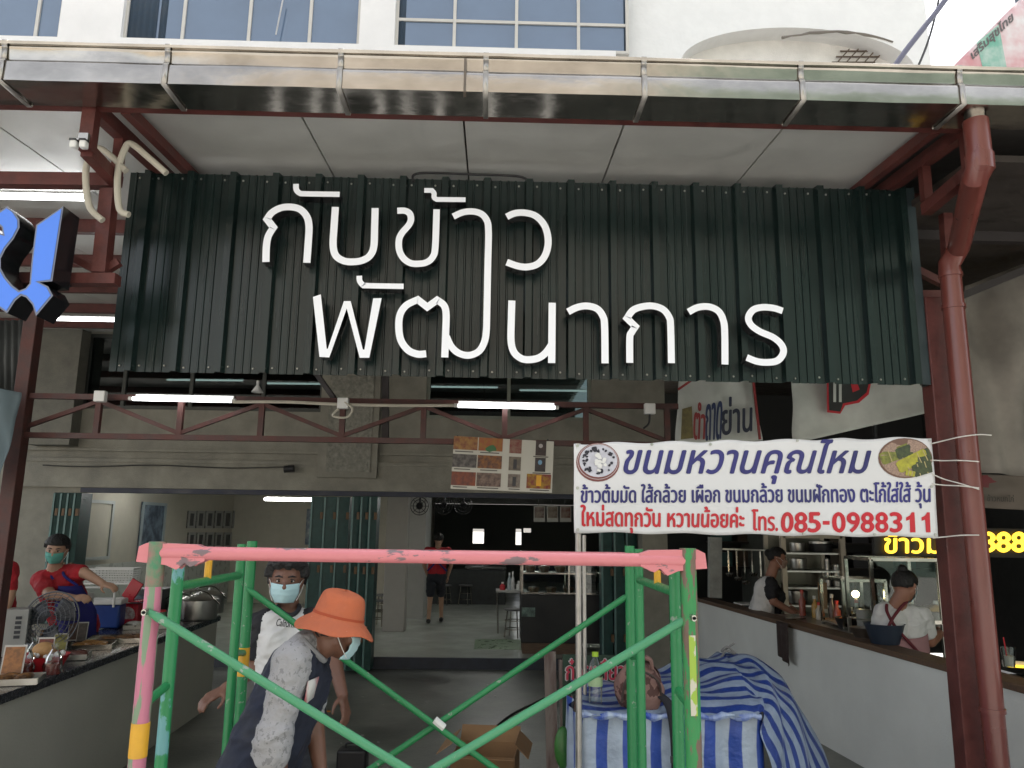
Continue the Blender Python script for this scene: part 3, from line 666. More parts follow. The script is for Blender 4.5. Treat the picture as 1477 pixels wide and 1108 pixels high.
# ------------------------------------------------------------------ blue letter of the next sign
Yb2 = 3.88
bl = thing("channel_letter_sign", "big blue raised Thai letter with deep black sides at the left edge", "sign", P(20, 460, Yb2))
T = lambda L: [P(x/5.04, 260+y/5.04, Yb2) for x, y in L]
outer = [(50, 190), (100, 225), (140, 285), (142, 345), (100, 425), (40, 500), (5, 570), (5, 640), (40, 705), (90, 765), (140, 803), (185, 785), (215, 750), (228, 600), (240, 500), (262, 325), (462, 188), (380, 735), (285, 742), (350, 772), (386, 840), (262, 988), (235, 905), (190, 852), (155, 840), (112, 875), (52, 968), (-30, 910), (-120, 860), (-230, 980), (-330, 850), (-250, 760), (-215, 560), (-190, 400), (-120, 300), (-60, 330), (-10, 380), (20, 390), (12, 345), (-40, 300), (-20, 240)]
O = T(outer); mbl = MB(); mbl.prism(O, [q+V((0, .16, 0)) for q in O], 0, 1); lt = mbl.build("letter", [letter_edge, black_gloss], bl, smooth=30)
cx = sum(p[0] for p in outer)/len(outer)
def inset(pts, d):
    n = len(pts); out = []
    for i in range(n):
        p0, p1, p2 = V(pts[i-1]), V(pts[i]), V(pts[(i+1) % n]); a = (p1-p0).normalized(); b = (p2-p1).normalized()
        na, nb = V((-a.y, a.x)), V((-b.y, b.x)); m = (na+nb); m = m.normalized() if m.length > .01 else na
        q = p1+m*(d/max(.5, m.dot(na))); out.append((q.x, q.y))
    return out
MB().poly([q+V((0, -.003, 0)) for q in T(inset(outer, 13))], 0).build("lit_face", letter_blue, lt)
MB().bar(P(-40, 420, Yb2+.25), P(118, 408, Yb2+.3), .03).bar(P(88, 415, Yb2+.16), P(112, 402, Yb2+.4), .03).build("bracket", black, bl)

# ================================================================== WHITE DESSERT BANNER
A0, A1, A2 = P(828, 640, 4.02), P(1345, 631, 4.42), P(828, 769, 4.02)
bn_n = (A1-A0).cross(A2-A0).normalized()
if bn_n.y > 0: bn_n = -bn_n
def wr_(x, y):
    e = math.exp(-abs(y-636)/14)+math.exp(-abs(y-770)/14)
    return .004*math.sin(x*.05+y*.02)+.006*e*math.sin(x*.11)+.003*math.sin(x*.013-y*.06)
BP = lambda x, y, l=0: PP(x, y, A0, bn_n)+bn_n*(l+wr_(x, y))
ban = thing("dessert_banner", "white vinyl banner with navy and red Thai lettering and dessert photos", "banner", PP(1090, 772, A0, bn_n))
def bedge(u, t):
    x0 = 828; x1 = 1345+8*t; x = x0+(x1-x0)*u; ya = 640-9*u+1.5*math.sin(u*40); yb_ = 768+7*u+1.2*math.sin(u*33+1)
    return BP(x, ya+(yb_-ya)*t)
MB().grid(bedge, 120, 24).build("sheet", vinyl, ban, smooth=60, solid=.001)
mb = MB(); text_on(mb, "ขนมหวานคุณไหม", [(902, 633), (1256, 635), (1252, 697), (898, 699)], BP, 0, .22, 1.1, .003); mb.build("lettering", ink_blue, ban)
mb = MB(); text_on(mb, "ข้าวต้มมัด ใส้กล้วย เผือก ขนมกล้วย ขนมฝักทอง ตะโก้ใส่ใส้ วุ้น", [(838, 699), (1341, 695), (1342, 733), (838, 733)], BP, 0, 0, .8, .003); mb.build("lettering", ink_blue, ban)
mb = MB(); text_on(mb, "ใหม่สดทุกวัน หวานน้อยค่ะ", [(838, 728), (1073, 732), (1073, 770), (838, 768)], BP, 0, 0, .9, .003); mb.build("lettering", ink_red, ban); mb = MB()
text_on(mb, "โทร.", [(1084, 735), (1121, 736), (1121, 766), (1084, 765)], BP, 0, 0, .8, .003); mb.build("lettering", ink_red, ban); mb = MB()
for ch, xa_, xb_ in (("0", 1126.6, 1142.7), ("8", 1146, 1163), ("5", 1165.5, 1183), ("0", 1200.5, 1217), ("9", 1221, 1238), ("8", 1241.5, 1258.5), ("8", 1262.3, 1279.6), ("3", 1284, 1301)):
    mb = MB(); text_on(mb, ch, [(xa_, 739.5), (xb_, 739.5), (xb_, 767.5), (xa_, 767.5)], BP, 0, 0, 1.3, .003); mb.build("numeral", ink_red, ban)
for xa_ in (1307.5, 1329): MB().poly([BP(x, y, .003) for x, y in ((xa_, 746.5), (xa_+5.5, 743.5), (xa_+8, 739), (xa_+12, 739), (xa_+12, 768), (xa_+5, 768), (xa_+5, 749.5), (xa_, 751.5))]).build("numeral", ink_red, ban)
mb = MB(); quad_on(mb, [(1186.8, 751.5), (1196.2, 751.5), (1196.2, 757), (1186.8, 757)], BP, 0, .003)
mb.build("lettering", ink_red, ban)
mb = MB(); oval_on(mb, 862, 667, 31, 28, BP, 0, .0028); oval_on(mb, 862, 666, 29.5, 26, BP, 1, .0034); oval_on(mb, 862, 666, 28.5, 25, BP, 0, .004); oval_on(mb, 862.5, 665, 27, 23.5, BP, 2, .0046)
random.seed(11)
for k in range(46):
    a = random.uniform(0, 6.28); r = random.uniform(.62, .9)
    oval_on(mb, 862+26*r*math.cos(a), 665+22*r*math.sin(a), random.uniform(1.6, 3), random.uniform(1.2, 2.2), BP, 3, .0052+.0001*k, random.uniform(0, 3), 8, .2)
for k in range(16): oval_on(mb, 862+random.gauss(0, 6), 665+random.gauss(0, 5), 3, 2.5, BP, 4, .010+.0001*k, 0, 8, .3)
mb.build("bowl_photo", [M("red brown rim", (.17, .05, .045), .5), M("pale rim", (.45, .38, .38), .5), M("coconut milk print", (.50, .50, .56), .5, var=.15, scale=30), M("black bean print", (.02, .018, .03), .5), M("white print", (.7, .7, .68), .5)], ban)
mb = MB(); oval_on(mb, 1305, 661, 40, 29, BP, 0, .0028); oval_on(mb, 1306, 661, 38, 27, BP, 1, .0034)
for k, (x, y, l, wd, rot, m) in enumerate(((1291, 655, 24, 9, -.35, 2), (1303, 652, 12, 8, -.35, 3), (1315, 665, 24, 9, -.45, 4), (1330, 659, 13, 9, -.45, 3), (1330, 676, 15, 9, -.3, 3), (1312, 683, 7, 4, .2, 4))):
    c, s = math.cos(rot), math.sin(rot); q = [(x+a*c-b*s, y+a*s+b*c) for a, b in ((-l, -wd*.8), (-l*.8, -wd), (l*.9, -wd), (l, -wd*.6), (l, wd*.8), (l*.8, wd), (-l*.85, wd), (-l, wd*.7))]
    q = [(min(px_, 1344), py_) for px_, py_ in q]
    mb.poly([BP(px_, py_, .004+.0006*k) for px_, py_ in q], m)
    for f in (-.4, .35):
        mb.poly([BP(x+f*l*c+a*c-b*s, y+f*l*s+a*s+b*c, .0045+.0006*k) for a, b in ((-.7, -wd), (.7, -wd), (.7, wd), (-.7, wd))], 5)
mb.build("leaf_parcel_photo", [M("basket brown", (.16, .085, .06), .6), M("woven tray", (.32, .22, .17), .7, var=.4, scale=120), M("leaf olive", (.17, .18, .03), .5, var=.5, scale=40), M("leaf dark", (.045, .06, .022), .5, var=.5, scale=40), M("leaf yellow green", (.36, .34, .03), .5, var=.3, scale=40), M("tan string", (.4, .33, .15), .6)], ban)
for (x, y) in ((833, 643), (833, 704), (833, 764), (940, 641), (1024, 641), (1148, 636), (1341, 635), (1343, 702), (1348, 771), (1158, 770), (1260, 771)):
    mb = MB(); c = BP(x, y, .003); mb.tube([c, c+bn_n*.004], .008, 10); mb.build("eyelet", steel_dull, ban)
tie_m = M("white tie string", (.6, .58, .54), .6)
for k, (yl, yr, xe) in enumerate(((640, 627, 1430), (664, 666, 1420), (684, 706, 1412), (698, 704, 1422), (776, 772, 1424))):
    a = BP(1344, yl, .003); hy = Yp-.09
    pts = [a, P(1362, (yl*2+yr)/3, 4.40), P(1385, (yl+yr*2)/3-1, hy), P(1412, yr, hy+.01)]
    if k == 0: pts.append(P(xe, yr+1, hy))
    MB().tube(crv(pts), .0035, 5).build("tie_string", tie_m, ban)
# poles holding the banner
def pole(px0, py0, px1, py1, Y, r, label, rust):
    a = P(px0, py0, Y); b = P(px1, py1, Y); z_ = a.z; x = (a.x+b.x)/2
    t = thing("banner_pole", label, "pole", (x, Y, 0))
    MB().tube([(x, Y, .42), (x, Y, z_)], r, 12).build("tube", galv, t)
    MB().tube([(x, Y, 0), (x, Y, .418)], r*1.25, 12).build("rusty_sleeve", M("rusty steel", (.16, .10, .07), .8, col2=(.4, .38, .34), thr=.5, scale=12), t)
    return t
pole(831, 640, 838, 1070, 4.06, .016, "grey steel pole under the left end of the white banner", True)
pole(843, 772, 843, 950, 4.35, .011, "thinner grey pole behind the left banner pole", False)

# ------------------------------------------------------------------ menu board on the truss
Ym = Yt-.07; MP = lambda x, y, l=0: P(x, y, Ym)+V((0, -l, 0))
mnu = thing("menu_board", "white menu board with rows of dish photos hung on the truss", "menu board", MP(722, 710))
q = [(655, 629), (799, 637), (796, 711), (650, 705)]
f_ = [MP(*p) for p in q]; MB().prism(f_, [p+V((0, .012, 0)) for p in f_]).build("board", [M("white menu sheet", (.50, .48, .42), .6, var=.04), black], mnu)
def sub(u0, v0, u1, v1):
    tl, tr_, br_, bl_ = [V(p) for p in q]
    g = lambda u, v: tuple((tl*(1-u)+tr_*u)*(1-v)+(bl_*(1-u)+br_*u)*v)
    return [g(u0, v0), g(u1, v0), g(u1, v1), g(u0, v1)]
dishes = [(0, .0, .24, .25, (.30, .07, .02), (.5, .26, .07)), (.25, .0, .49, .25, (.5, .22, .02), (.45, .12, .04)), (0, .335, .24, .585, (.05, .04, .04), (.22, .2, .18)), (.25, .335, .49, .585, (.10, .03, .02), (.40, .15, .03)),
          (0, .67, .24, .93, (.16, .03, .015), (.35, .08, .03)), (.25, .67, .49, .93, (.10, .05, .04), (.33, .22, .17)), (.56, .0, .68, .27, (.30, .04, .03), (.36, .2, .14)), (.56, .335, .68, .60, (.16, .13, .10), (.3, .24, .17)), (.56, .67, .68, .93, (.20, .15, .12), (.36, .3, .25)),
          (.82, .0, .925, .29, (.04, .022, .022), (.09, .05, .05)), (.82, .33, .925, .60, (.03, .025, .03), (.07, .05, .05)), (.745, .65, .985, .93, (.30, .02, .02), (.5, .28, .02))]
for k, (a, b, c, d, c1, c2) in enumerate(dishes):
    mb = MB(); quad_on(mb, sub(a, b, c, d), MP, 0, .003)
    if k == 1: oval_on(mb, *sub(.38, .2, .4, .2)[0], 8, 5, MP, 1, .0045, 0, 10, .2)
    if k in (7, 8): quad_on(mb, sub(a+.045, b+.05, c-.04, d-.03), MP, 2, .0045)
    if k == 9: oval_on(mb, *sub(.87, .1, .9, .2)[0], 3, 3, MP, 3, .0045)
    if k == 10: oval_on(mb, *sub(.87, .42, .9, .5)[0], 3, 3.5, MP, 4, .0045)
    if k == 11: quad_on(mb, sub(.84, .67, .89, .88), MP, 5, .0045)
    mb.build("dish_photo", [M("dish print %d" % k, tuple(q*.55 for q in c1), .5, col2=tuple(q*.6 for q in c2), scale=28), M("herb green", (.03, .12, .04), .5), M("dark bottle", (.015, .015, .02), .4), M("pale cup", (.4, .36, .36), .5), M("blue cup", (.15, .3, .45), .5), M("yellow drink", (.6, .3, .02), .5)], mnu)
mb = MB(); ink = M("menu ink", (.08, .07, .06), .6)
for (a, b, c) in ((0.02, .275, .2), (.27, .275, .46), (.02, .61, .18), (.28, .61, .45), (.02, .95, .16), (.26, .95, .47), (.57, .95, .68), (.8, .62, .98), (.78, .95, .97), (.8, .30, .95)):
    quad_on(MB(), sub(a, b, c, b+.02), MP, 0, .003).build("caption", ink, mnu)
MB().bar(MP(660, 628, .0), MP(660, 640, -.06), .01).bar(MP(790, 634, 0), MP(790, 646, -.06), .01).build("hook", black, mnu)

# ================================================================== SCAFFOLD
Yn, Yr = 2.67, 3.74
pink = M("chipped pink paint", (.56, .185, .205), .4, col2=(.17, .12, .13), thr=.605, scale=16, detail=6, bump=.1, stretch=(.4, 1, 1))
pgreen = M("pink paint over green", (.45, .15, .22), .5, col2=(.17, .25, .16), thr=.535, scale=12, detail=9, stretch=(2, 2, .22), bump=.1)
agreen = M("bright green paint", (.018, .20, .065), .38, col2=(.20, .27, .20), thr=.66, scale=26, detail=7, bump=.1)
agreen2 = M("pale green paint", (.055, .25, .12), .4, col2=(.24, .30, .25), thr=.64, scale=22, detail=7, bump=.1)
bgreen = M("blue streaked green paint", (.02, .22, .075), .4, col2=(.13, .33, .34), thr=.55, scale=9, detail=9, stretch=(1, 1, .5))
rgreen = M("worn green and rust paint", (.03, .22, .065), .6, col2=(.15, .10, .075), thr=.52, scale=16, detail=9, stretch=(2, 2, .4), bump=.2)
yellow = M("yellow tape", (.62, .33, .02), .5, var=.12, scale=12)
sc = thing("scaffold", "tubular scaffold tower in chipped pink and green paint with crossed braces", "scaffold", (.0, (Yn+Yr)/2, 0))
def leg(px, py, Y, mat, r=.0235, zt=None):
    p = P(px, py, Y); z_ = zt if zt else p.z
    b = P(px+(px-824)*(1000-py)/5800, 1000, Y)          # plumb line through the photograph's leg
    x = (p.x+b.x)/2
    o = MB().tube([(x, Y, 0), (x, Y, z_)], r, 16).build("leg", mat, sc); return o, x
zT = P(600, 793, Yn).z
lNL, xNL = leg(228, 790, Yn, pgreen, .027, zT+.01)
lNR, xNR = leg(992, 792, Yn, rgreen, .027, zT+.01)
lFL, xFL = leg(364, 790, Yr, agreen, .0235, zT)
lFR, xFR = leg(908, 790, Yr, agreen, .0235, zT)
lIL, xIL = leg(260, 800, Yn+.19, bgreen, .021, zT-.01)
lIR, xIR = leg(972, 800, Yn+.19, agreen, .021, zT-.01)
lJL, xJL = leg(349, 795, Yr-.19, agreen, .02, zT-.01)
lJR, xJR = leg(921, 795, Yr-.19, agreen, .02, zT-.01)
xNL_ = xNL; SX = {(0, 0): xNL, (0, 1): xFL, (1, 0): xNR, (1, 1): xFR}
def band(lg, x, Y, za, zb, r, m): MB().tube([(x, Y, za), (x, Y, zb)], r, 16).build("tape_band", m, lg)
band(lNL, xNL, Yn, P(212, 1092, Yn).z, P(214, 1042, Yn).z, .0285, yellow)
band(lFL, xFL, Yr, P(360, 975, Yr).z, P(362, 934, Yr).z, .0248, yellow)
MB().add([(xNR-.012, Yn-.0285, P(998, 1030, Yn).z), (xNR+.010, Yn-.0285, P(998, 1030, Yn).z), (xNR+.010, Yn-.0285, P(994, 915, Yn).z), (xNR-.012, Yn-.0285, P(994, 915, Yn).z)], [(0, 1, 2, 3)]).build("old_sticker", M("peeling lime sticker", (.28, .42, .05), .6, col2=(.5, .48, .4), thr=.5, scale=26, detail=8, stretch=(1, 1, .4)), lNR)
for lg, x, Y in ((lNL, xNL, Yn), (lNR, xNR, Yn), (lFL, xFL, Yr), (lFR, xFR, Yr)):
    MB().box((x, Y, .006), (.12, .12, .012)).build("base_plate", rgreen, lg)
tb = MB().tube([(xNL-.0, Yn, zT-.02), (xNL+.5, Yn, zT-.022), (xNR, Yn, zT-.025)], .0225, 18)
tb.build("top_bar", pink, sc)
MB().tube([(xFL, Yr, zT-.055), (xFR, Yr, zT-.055)], .025, 16).build("top_bar", pink, sc)
for xx, s in ((xNL, 1), (xNR, -1)):                     # torn end collars
    pts = [(xx-s*.055, Yn-.006, zT+.0), (xx-s*.03, Yn-.006, zT+.012), (xx+s*.13, Yn-.006, zT+.008), (xx+s*.17, Yn-.006, zT-.005), (xx+s*.165, Yn-.006, zT-.045), (xx+s*.12, Yn-.006, zT-.065), (xx+s*.10, Yn-.006, zT-.052), (xx+s*.075, Yn-.006, zT-.075), (xx+s*.04, Yn-.006, zT-.06), (xx+s*.0, Yn-.006, zT-.055), (xx-s*.06, Yn-.006, zT-.05)]
    mbc = MB(); m0 = [V(p)+V((0, -.010, 0)) for p in pts]; m1 = [V(p)+V((0, .036, 0)) for p in pts]
    mbc.prism(m0, m1, 0, 0); mbc.build("end_collar", pink, sc, bevel=.012)
    MB().tube([(xx, Yn, zT-.13 if s > 0 else zT-.02), (xx, Yn, zT+.016)], .0285, 16).build("socket", M("green over rust", (.05, .20, .10), .5, col2=(.3, .12, .12), scale=14, detail=6) if s > 0 else rgreen, sc)
for (xn, xi, xj, xf) in ((xNL, xIL, xJL, xFL), (xNR, xIR, xJR, xFR)):
    MB().tube([(xn, Yn, zT-.02), (xf, Yr, zT-.055)], .021, 14).build("frame_top", pink, sc)
    zr = P(300, 838, Yn+.5).z
    for zz in (zr, .7, .35): MB().tube([(xi, Yn+.19, zz), (xj, Yr-.19, zz)], .017, 12).build("rung", agreen, sc)
    for ys, yx, xo, xq in ((Yn, Yn+.19, xn, xi), (Yr, Yr-.19, xf, xj)):
        for zz in (zr-.33, .5): MB().tube([(xo, ys, zz-.03), (xq, yx, zz)], .015, 10).build("spacer", agreen, sc)
    xm = xi+(xj-xi)*.48; ym = (Yn+Yr)/2-.05
    MB().tube([(xm, ym, zr+.01), (xm, ym, zT-.02)], .014, 10).build("stub", yellow, sc)
def brace(Y, xa_, za_, xb_, zb_, m, r=.0145, off=0):
    a = V((xa_, Y-.03+off, za_)); b = V((xb_, Y-.03+off, zb_)); d = (b-a).normalized()
    MB().tube([a, a+d*.04, a+d*.09, b-d*.09, b-d*.04, b], [.008, .015, r, r, .015, .008], 12).build("cross_brace", m, sc)
def pins(Y, xs, zs):
    for xx in xs:
        for zz in zs: MB().tube([(xx, Y-.06, zz), (xx, Y+.01, zz)], .008, 8).build("lock_pin", steel_dull, sc)
zA = P(243, 880, Yn).z; zB = P(985, 890, Yn).z; zm = P(620, 1120, Yn).z
brace(Yn, xNL, zA, xNR, 2*zm-zA+.02, agreen2); brace(Yn, xNR, zB, xNL, 2*zm-zB-.02, agreen2, off=.034)
pins(Yn, (xNL, xNR), (zA, zB-.0))
zA = P(364, 848, Yr).z; zB = P(908, 857, Yr).z; zm = P(632, 1045, Yr).z
brace(Yr, xFL, zA, xFR, 2*zm-zA, agreen); brace(Yr, xFR, zB, xFL, 2*zm-zB, agreen, off=.034)
a = P(626, 1040, Yr-.05); b = P(640, 1052, Yr-.05)
MB().tube([(a.x, Yr-.03, a.z), (b.x, Yr-.03, b.z)], .0185, 10).build("white_tape", plastic_white, sc)
# ================================================================== ACROSS THE STREET (seen in the gutter, the panes and the paint)
for k, (xa_, xb_, h, c) in enumerate(((-44, -12.1, 6, (.50, .43, .34)), (-12, 7, 31, (.40, .365, .32)), (7.1, 44, 27, (.16, .21, .18)))):
    ob = thing("opposite_building", ("low tan", "tall cream", "dark brown")[k]+" building across the street behind the camera", "building", ((xa_+xb_)/2, -24, -.13))
    hl = [(xa_+1.2+3.6*i, xa_+3.6+3.6*i, 1.2+3.4*j+(0 if j else -1.1), 3.0+3.4*j) for i in range(int((xb_-xa_)/3.6)) for j in range(int(h/3.5))]
    holed(MB(), xa_, xb_, -.12, h, hl, -24, -23.6).span((xa_, -32, -.12), (xb_, -24.002, h-.4)).build("wall", M("opposite wall %d" % k, c, .85, var=.08, scale=.6), ob)
# ================================================================== LEFT FOOD COUNTER
def wall_line(a, b, h, th, side):               # plan line a-b thickened towards side
    d = (b-a); d.z = 0; d.normalize(); n_ = V((-d.y, d.x, 0))*side
    return d, n_
ZC = .95
a = PZ(0, 1003, ZC); b = PZ(318, 888, ZC); dL = (b-a); dL.z = 0; dL.normalize(); a = a-dL*1.6; nL = V((-dL.y, dL.x, 0))
fc = thing("food_counter", "long grey plastered food counter with a dark top along the left side", "counter", ((a.x+b.x)/2, (a.y+b.y)/2, 0))
def slab(mb, a, b, n_, w0, w1, z0, z1):
    q = [a+n_*w0, b+n_*w0, b+n_*w1, a+n_*w1]
    return mb.add([(p.x, p.y, z0) for p in q]+[(p.x, p.y, z1) for p in q], [(3, 2, 1, 0), (4, 5, 6, 7), (0, 1, 5, 4), (1, 2, 6, 5), (2, 3, 7, 6), (3, 0, 4, 7)])
slab(MB(), a, b, nL, .03, .13, 0, ZC-.06).build("front_wall", M("painted counter plaster", (.40, .385, .33), .8, var=.09, scale=1.5, detail=8, bump=.12), fc)
slab(MB(), a, b+dL*.02, nL, 0, .75, ZC-.058, ZC).build("counter_top", M("dark granite", (.025, .026, .032), .25, var=.4, scale=60), fc, bevel=.006)
slab(MB(), b-dL*.1, b, nL, .135, .70, 0, ZC-.06).build("end_wall", MC["painted counter plaster"], fc)
zc_ = ZC+.002
def onC(px, py): return PZ(px, py, zc_)
# round wire fan guard leaning on the counter
p = onC(62, 945); fan = thing("electric_fan", "round dark wire fan guard standing on the food counter", "fan", p)
c = V((p.x, p.y+.05, zc_+.25)); Rf = Matrix.Rotation(math.radians(-12), 3, 'X') @ Matrix.Rotation(math.radians(90), 3, 'X')
mb = MB()
for r in (.215, .19, .16, .13, .10, .07):
    pts = [c+Rf @ V((r*math.cos(t), r*math.sin(t), .06*(1-(r/.22)**2))) for t in [2*math.pi*i/36 for i in range(37)]]; mb.tube(pts, .0035 if r < .21 else .006, 5)
for i in range(24):
    t = 2*math.pi*i/24; mb.tube([c+Rf @ V((.03*math.cos(t), .03*math.sin(t), .06)), c+Rf @ V((.15*math.cos(t), .15*math.sin(t), .04)), c+Rf @ V((.215*math.cos(t), .215*math.sin(t), 0))], .0025, 4)
mb.build("guard", M("grey wire", (.09, .095, .105), .4, metal=.4), fan)
mb = MB()
for i in range(3):
    t = 2.1*i; mb.grid(lambda u, v: c+Rf @ V(((.04+.14*u)*math.cos(t+v*1.3), (.04+.14*u)*math.sin(t+v*1.3), -.03+.03*v)), 6, 6)
mb.build("blades", M("smoky blade", (.05, .055, .07), .3), fan, solid=.004)
MB().lathe([(.0, .0), (.12, 0), (.11, .03), (.03, .05), (.025, .2)], (p.x, p.y+.12, zc_), 18).build("base", black, fan)
# carton, snack tub, bread
p = onC(24, 945)
cb = thing("carton", "open white printed carton at the near end of the food counter", "box", p)
Rz = Matrix.Rotation(.35, 3, 'Z')
MB().box((p.x-.10, p.y, zc_+.17), (.30, .2, .34), 0, Rz).build("box", M("white carton", (.33, .33, .32), .7, var=.06), cb)
mb = MB()
for k in range(5): mb.box(V((p.x-.10, p.y, 0))+Rz @ V((.09-.0*k, -.104, zc_+.28-.035*k)), (.04, .004, .022), 0, Rz)
mb.build("print", M("dark print", (.05, .05, .06), .7), cb)
p = onC(58, 965); rb_ = thing("food_tub", "red plastic tub with a round bun and white foam on the food counter", "tub", p)
MB().lathe([(.13, 0), (.17, .09), (.175, .095), (.165, .09), (.12, .01), (0, .01)], p, 26).build("tub", M("red plastic", (.50, .02, .03), .35), rb_)
MB().sphere((p.x, p.y+.02, p.z+.12), .075, 0, 18, (1, 1, .75)).build("bun", M("bread crust", (.42, .24, .10), .6, var=.2, scale=20), rb_)
random.seed(4); mb = MB()
for k in range(22): mb.sphere((p.x+random.uniform(-.15, .15), p.y+random.uniform(-.14, .05), p.z+.085+random.uniform(0, .02)), random.uniform(.012, .022), 0, 7)
mb.build("foam", plastic_white, rb_)
# row of little framed dish cards and bags of food along the front edge
cards = [(16, 980, .10, .16, (.36, .15, .05), "orange brown dish card nearest the left edge"), (62, 962, .08, .15, (.20, .045, .03), "dark red dish card beside the bags of food"), (85, 945, .075, .12, (.24, .22, .05), "yellow green dish card in the counter row"), (104, 925, .06, .13, (.10, .05, .035), "brown dish card before the blue cool box"), (117, 928, .06, .13, (.13, .10, .09), "grey dish card next to the brown one"), (150, 905, .055, .10, (.05, .05, .06), "small dark card leaning on the blue cool box")]
for k, (px, py, wd, h, c_, lb) in enumerate(cards):
    p = onC(px, py); Rc = Matrix.Rotation(.25, 3, 'Z') @ Matrix.Rotation(math.radians(-14), 3, 'X'); q0 = V((p.x, p.y, zc_+h/2+.003))
    wd *= 1.3; h *= 1.3; q0.z = zc_+h/2+.003
    t = thing("dish_card", lb, "menu card", p, "dish cards along the food counter")
    MB().box(q0, (wd, .006, h), 0, Rc).build("card", M("pale card", (.5, .48, .45), .6), t)
    MB().box(q0+Rc @ V((0, -.006, 0)), (wd*.86, .003, h*.88), 0, Rc).build("photo", M("card photo %d" % k, tuple(q*.5 for q in c_), .5, col2=c_, scale=30), t)
for k, (px, py, s) in enumerate(((34, 972, 1), (46, 960, .8), (75, 972, .9))):
    p = onC(px, py); t = thing("food_bag", ("tall", "small", "squat")[k]+" clear bag of dark red curry standing in the counter row", "food bag", p, "bags of curry on the counter")
    MB().lathe([(.0, 0), (.055*s, .0), (.06*s, .03), (.058*s, .07), (0, .071)], p, 16).build("curry", M("red curry", (.12, .02, .015), .25, var=.4, scale=30), t)
    MB().lathe([(.062*s, .0), (.066*s, .05), (.055*s, .11), (.018*s, .16), (.03*s, .19)], p, 14, 0, None, lambda q, t_, r: V((q.x*(1+.1*math.sin(5*t_+q.z*40)), q.y*(1+.1*math.cos(4*t_)), q.z))).build("bag", clear, t)
# trays
def tray(px, py, sx, sy, rz, m, label, food=None):
    p = onC(px, py); R_ = Matrix.Rotation(rz, 3, 'Z'); t = thing("food_tray", label, "tray", p)
    mb = MB(); h = .035
    mb.box(V((p.x, p.y, zc_+.004)), (sx, sy, .006), 0, R_)
    for (cx_, cy_, a_, b_) in ((0, sy/2, sx, .008), (0, -sy/2, sx, .008), (sx/2, 0, .008, sy-.01), (-sx/2, 0, .008, sy-.01)): mb.box(V((p.x, p.y, zc_+.022))+R_ @ V((cx_, cy_, 0)), (a_, b_, h), 0, R_)
    mb.build("tray", m, t)
    if food:
        mb = MB()
        for k in range(food[1]):
            q0 = V((p.x, p.y, zc_+.025))+R_ @ V((random.uniform(-.35, .35)*sx, random.uniform(-.3, .3)*sy, .01)); mb.sphere(q0, random.uniform(.03, .05), 0, 9, (1.5, .8, .5), Matrix.Rotation(random.uniform(0, 3), 3, 'Z'))
        mb.build("food", food[0], t)
grilled = M("grilled meat", (.22, .10, .03), .4, col2=(.06, .03, .015), scale=22, bump=.5, bscale=40)
tray(20, 985, .3, .22, .3, steel_dull, "steel tray with roast pieces at the near end of the food counter", (grilled, 9))
tray(95, 950, .3, .22, .3, steel_dull, "steel tray of dark stew among the dish cards", (M("dark stew", (.09, .03, .02), .3, bump=.4), 10))
tray(175, 925, .5, .3, .3, steel_bright, "long steel tray with a grilled fish near the counter edge", (grilled, 8))
tray(215, 905, .42, .3, .3, steel_dull, "flat steel tray with papers between the fish tray and the scale", (M("folded paper", (.55, .54, .5), .7), 6))
for k, (px, py, r, h, c_) in enumerate(((40, 935, .05, .14, (.5, .46, .4)), (108, 905, .045, .16, (.3, .06, .03)), (118, 902, .04, .13, (.42, .3, .05)), (168, 893, .05, .12, (.45, .44, .42)), (232, 902, .05, .15, (.1, .2, .12)), (246, 899, .04, .18, (.4, .38, .35)), (238, 893, .045, .12, (.4, .05, .04)))):
    p = onC(px, py); t = thing("condiment_jar", ("cream jar behind the dish cards", "dark red jar behind the paper cups", "mustard jar behind the paper cups", "white tub left of the red scale", "green jar beside the gas stove", "tall pale bottle beside the gas stove", "red jar just behind the green jar by the stove")[k], "jar", p)
    MB().lathe([(0, 0), (r, 0), (r*1.03, h*.5), (r*.9, h*.85), (r*.7, h*.88), (0, h*.88)], p, 16).build("body", M("jar glaze %d" % k, c_, .3), t); MB().lathe([(r*.8, h*.86), (r*.8, h), (0, h+.003)], p, 14).build("lid", (plastic_white, MC["red plastic"], steel_dull)[k % 3], t)
tray(130, 935, .34, .24, .3, steel_bright, "bright steel tray of fried pieces below the paper cups", (M("fried golden", (.38, .2, .05), .4, col2=(.2, .08, .02), scale=20, bump=.4), 12))
# cool box, basket, paper roll, scale
p = onC(146, 905); t = thing("cool_box", "blue cool box with a white lid and handle on the food counter", "cool box", p); R_ = Matrix.Rotation(.2, 3, 'Z')
MB().box((p.x, p.y, zc_+.11), (.36, .24, .22), 0, R_).build("body", M("deep blue plastic", (.012, .045, .22), .35), t, bevel=.02)
MB().box((p.x, p.y, zc_+.245), (.38, .26, .05), 0, R_).build("lid", plastic_white, t, bevel=.012)
hh = [V((p.x, p.y, zc_))+R_ @ V((x_, -.13, z_)) for x_, z_ in ((-.16, .2), (-.16, .36), (-.14, .385), (.1, .385), (.12, .36), (.12, .2))]
MB().tube(hh, .011, 8).build("handle", plastic_white, t)
pb = onC(150, 880); pb.z = zc_+.27; t = thing("plastic_basket", "white lattice plastic basket held by the red shirted seller", "basket", (pb.x+.05, pb.y, zc_+.31)); R_ = Matrix.Rotation(.15, 3, 'Z')
mb = MB(); c = V((pb.x+.06, pb.y, zc_+.31))
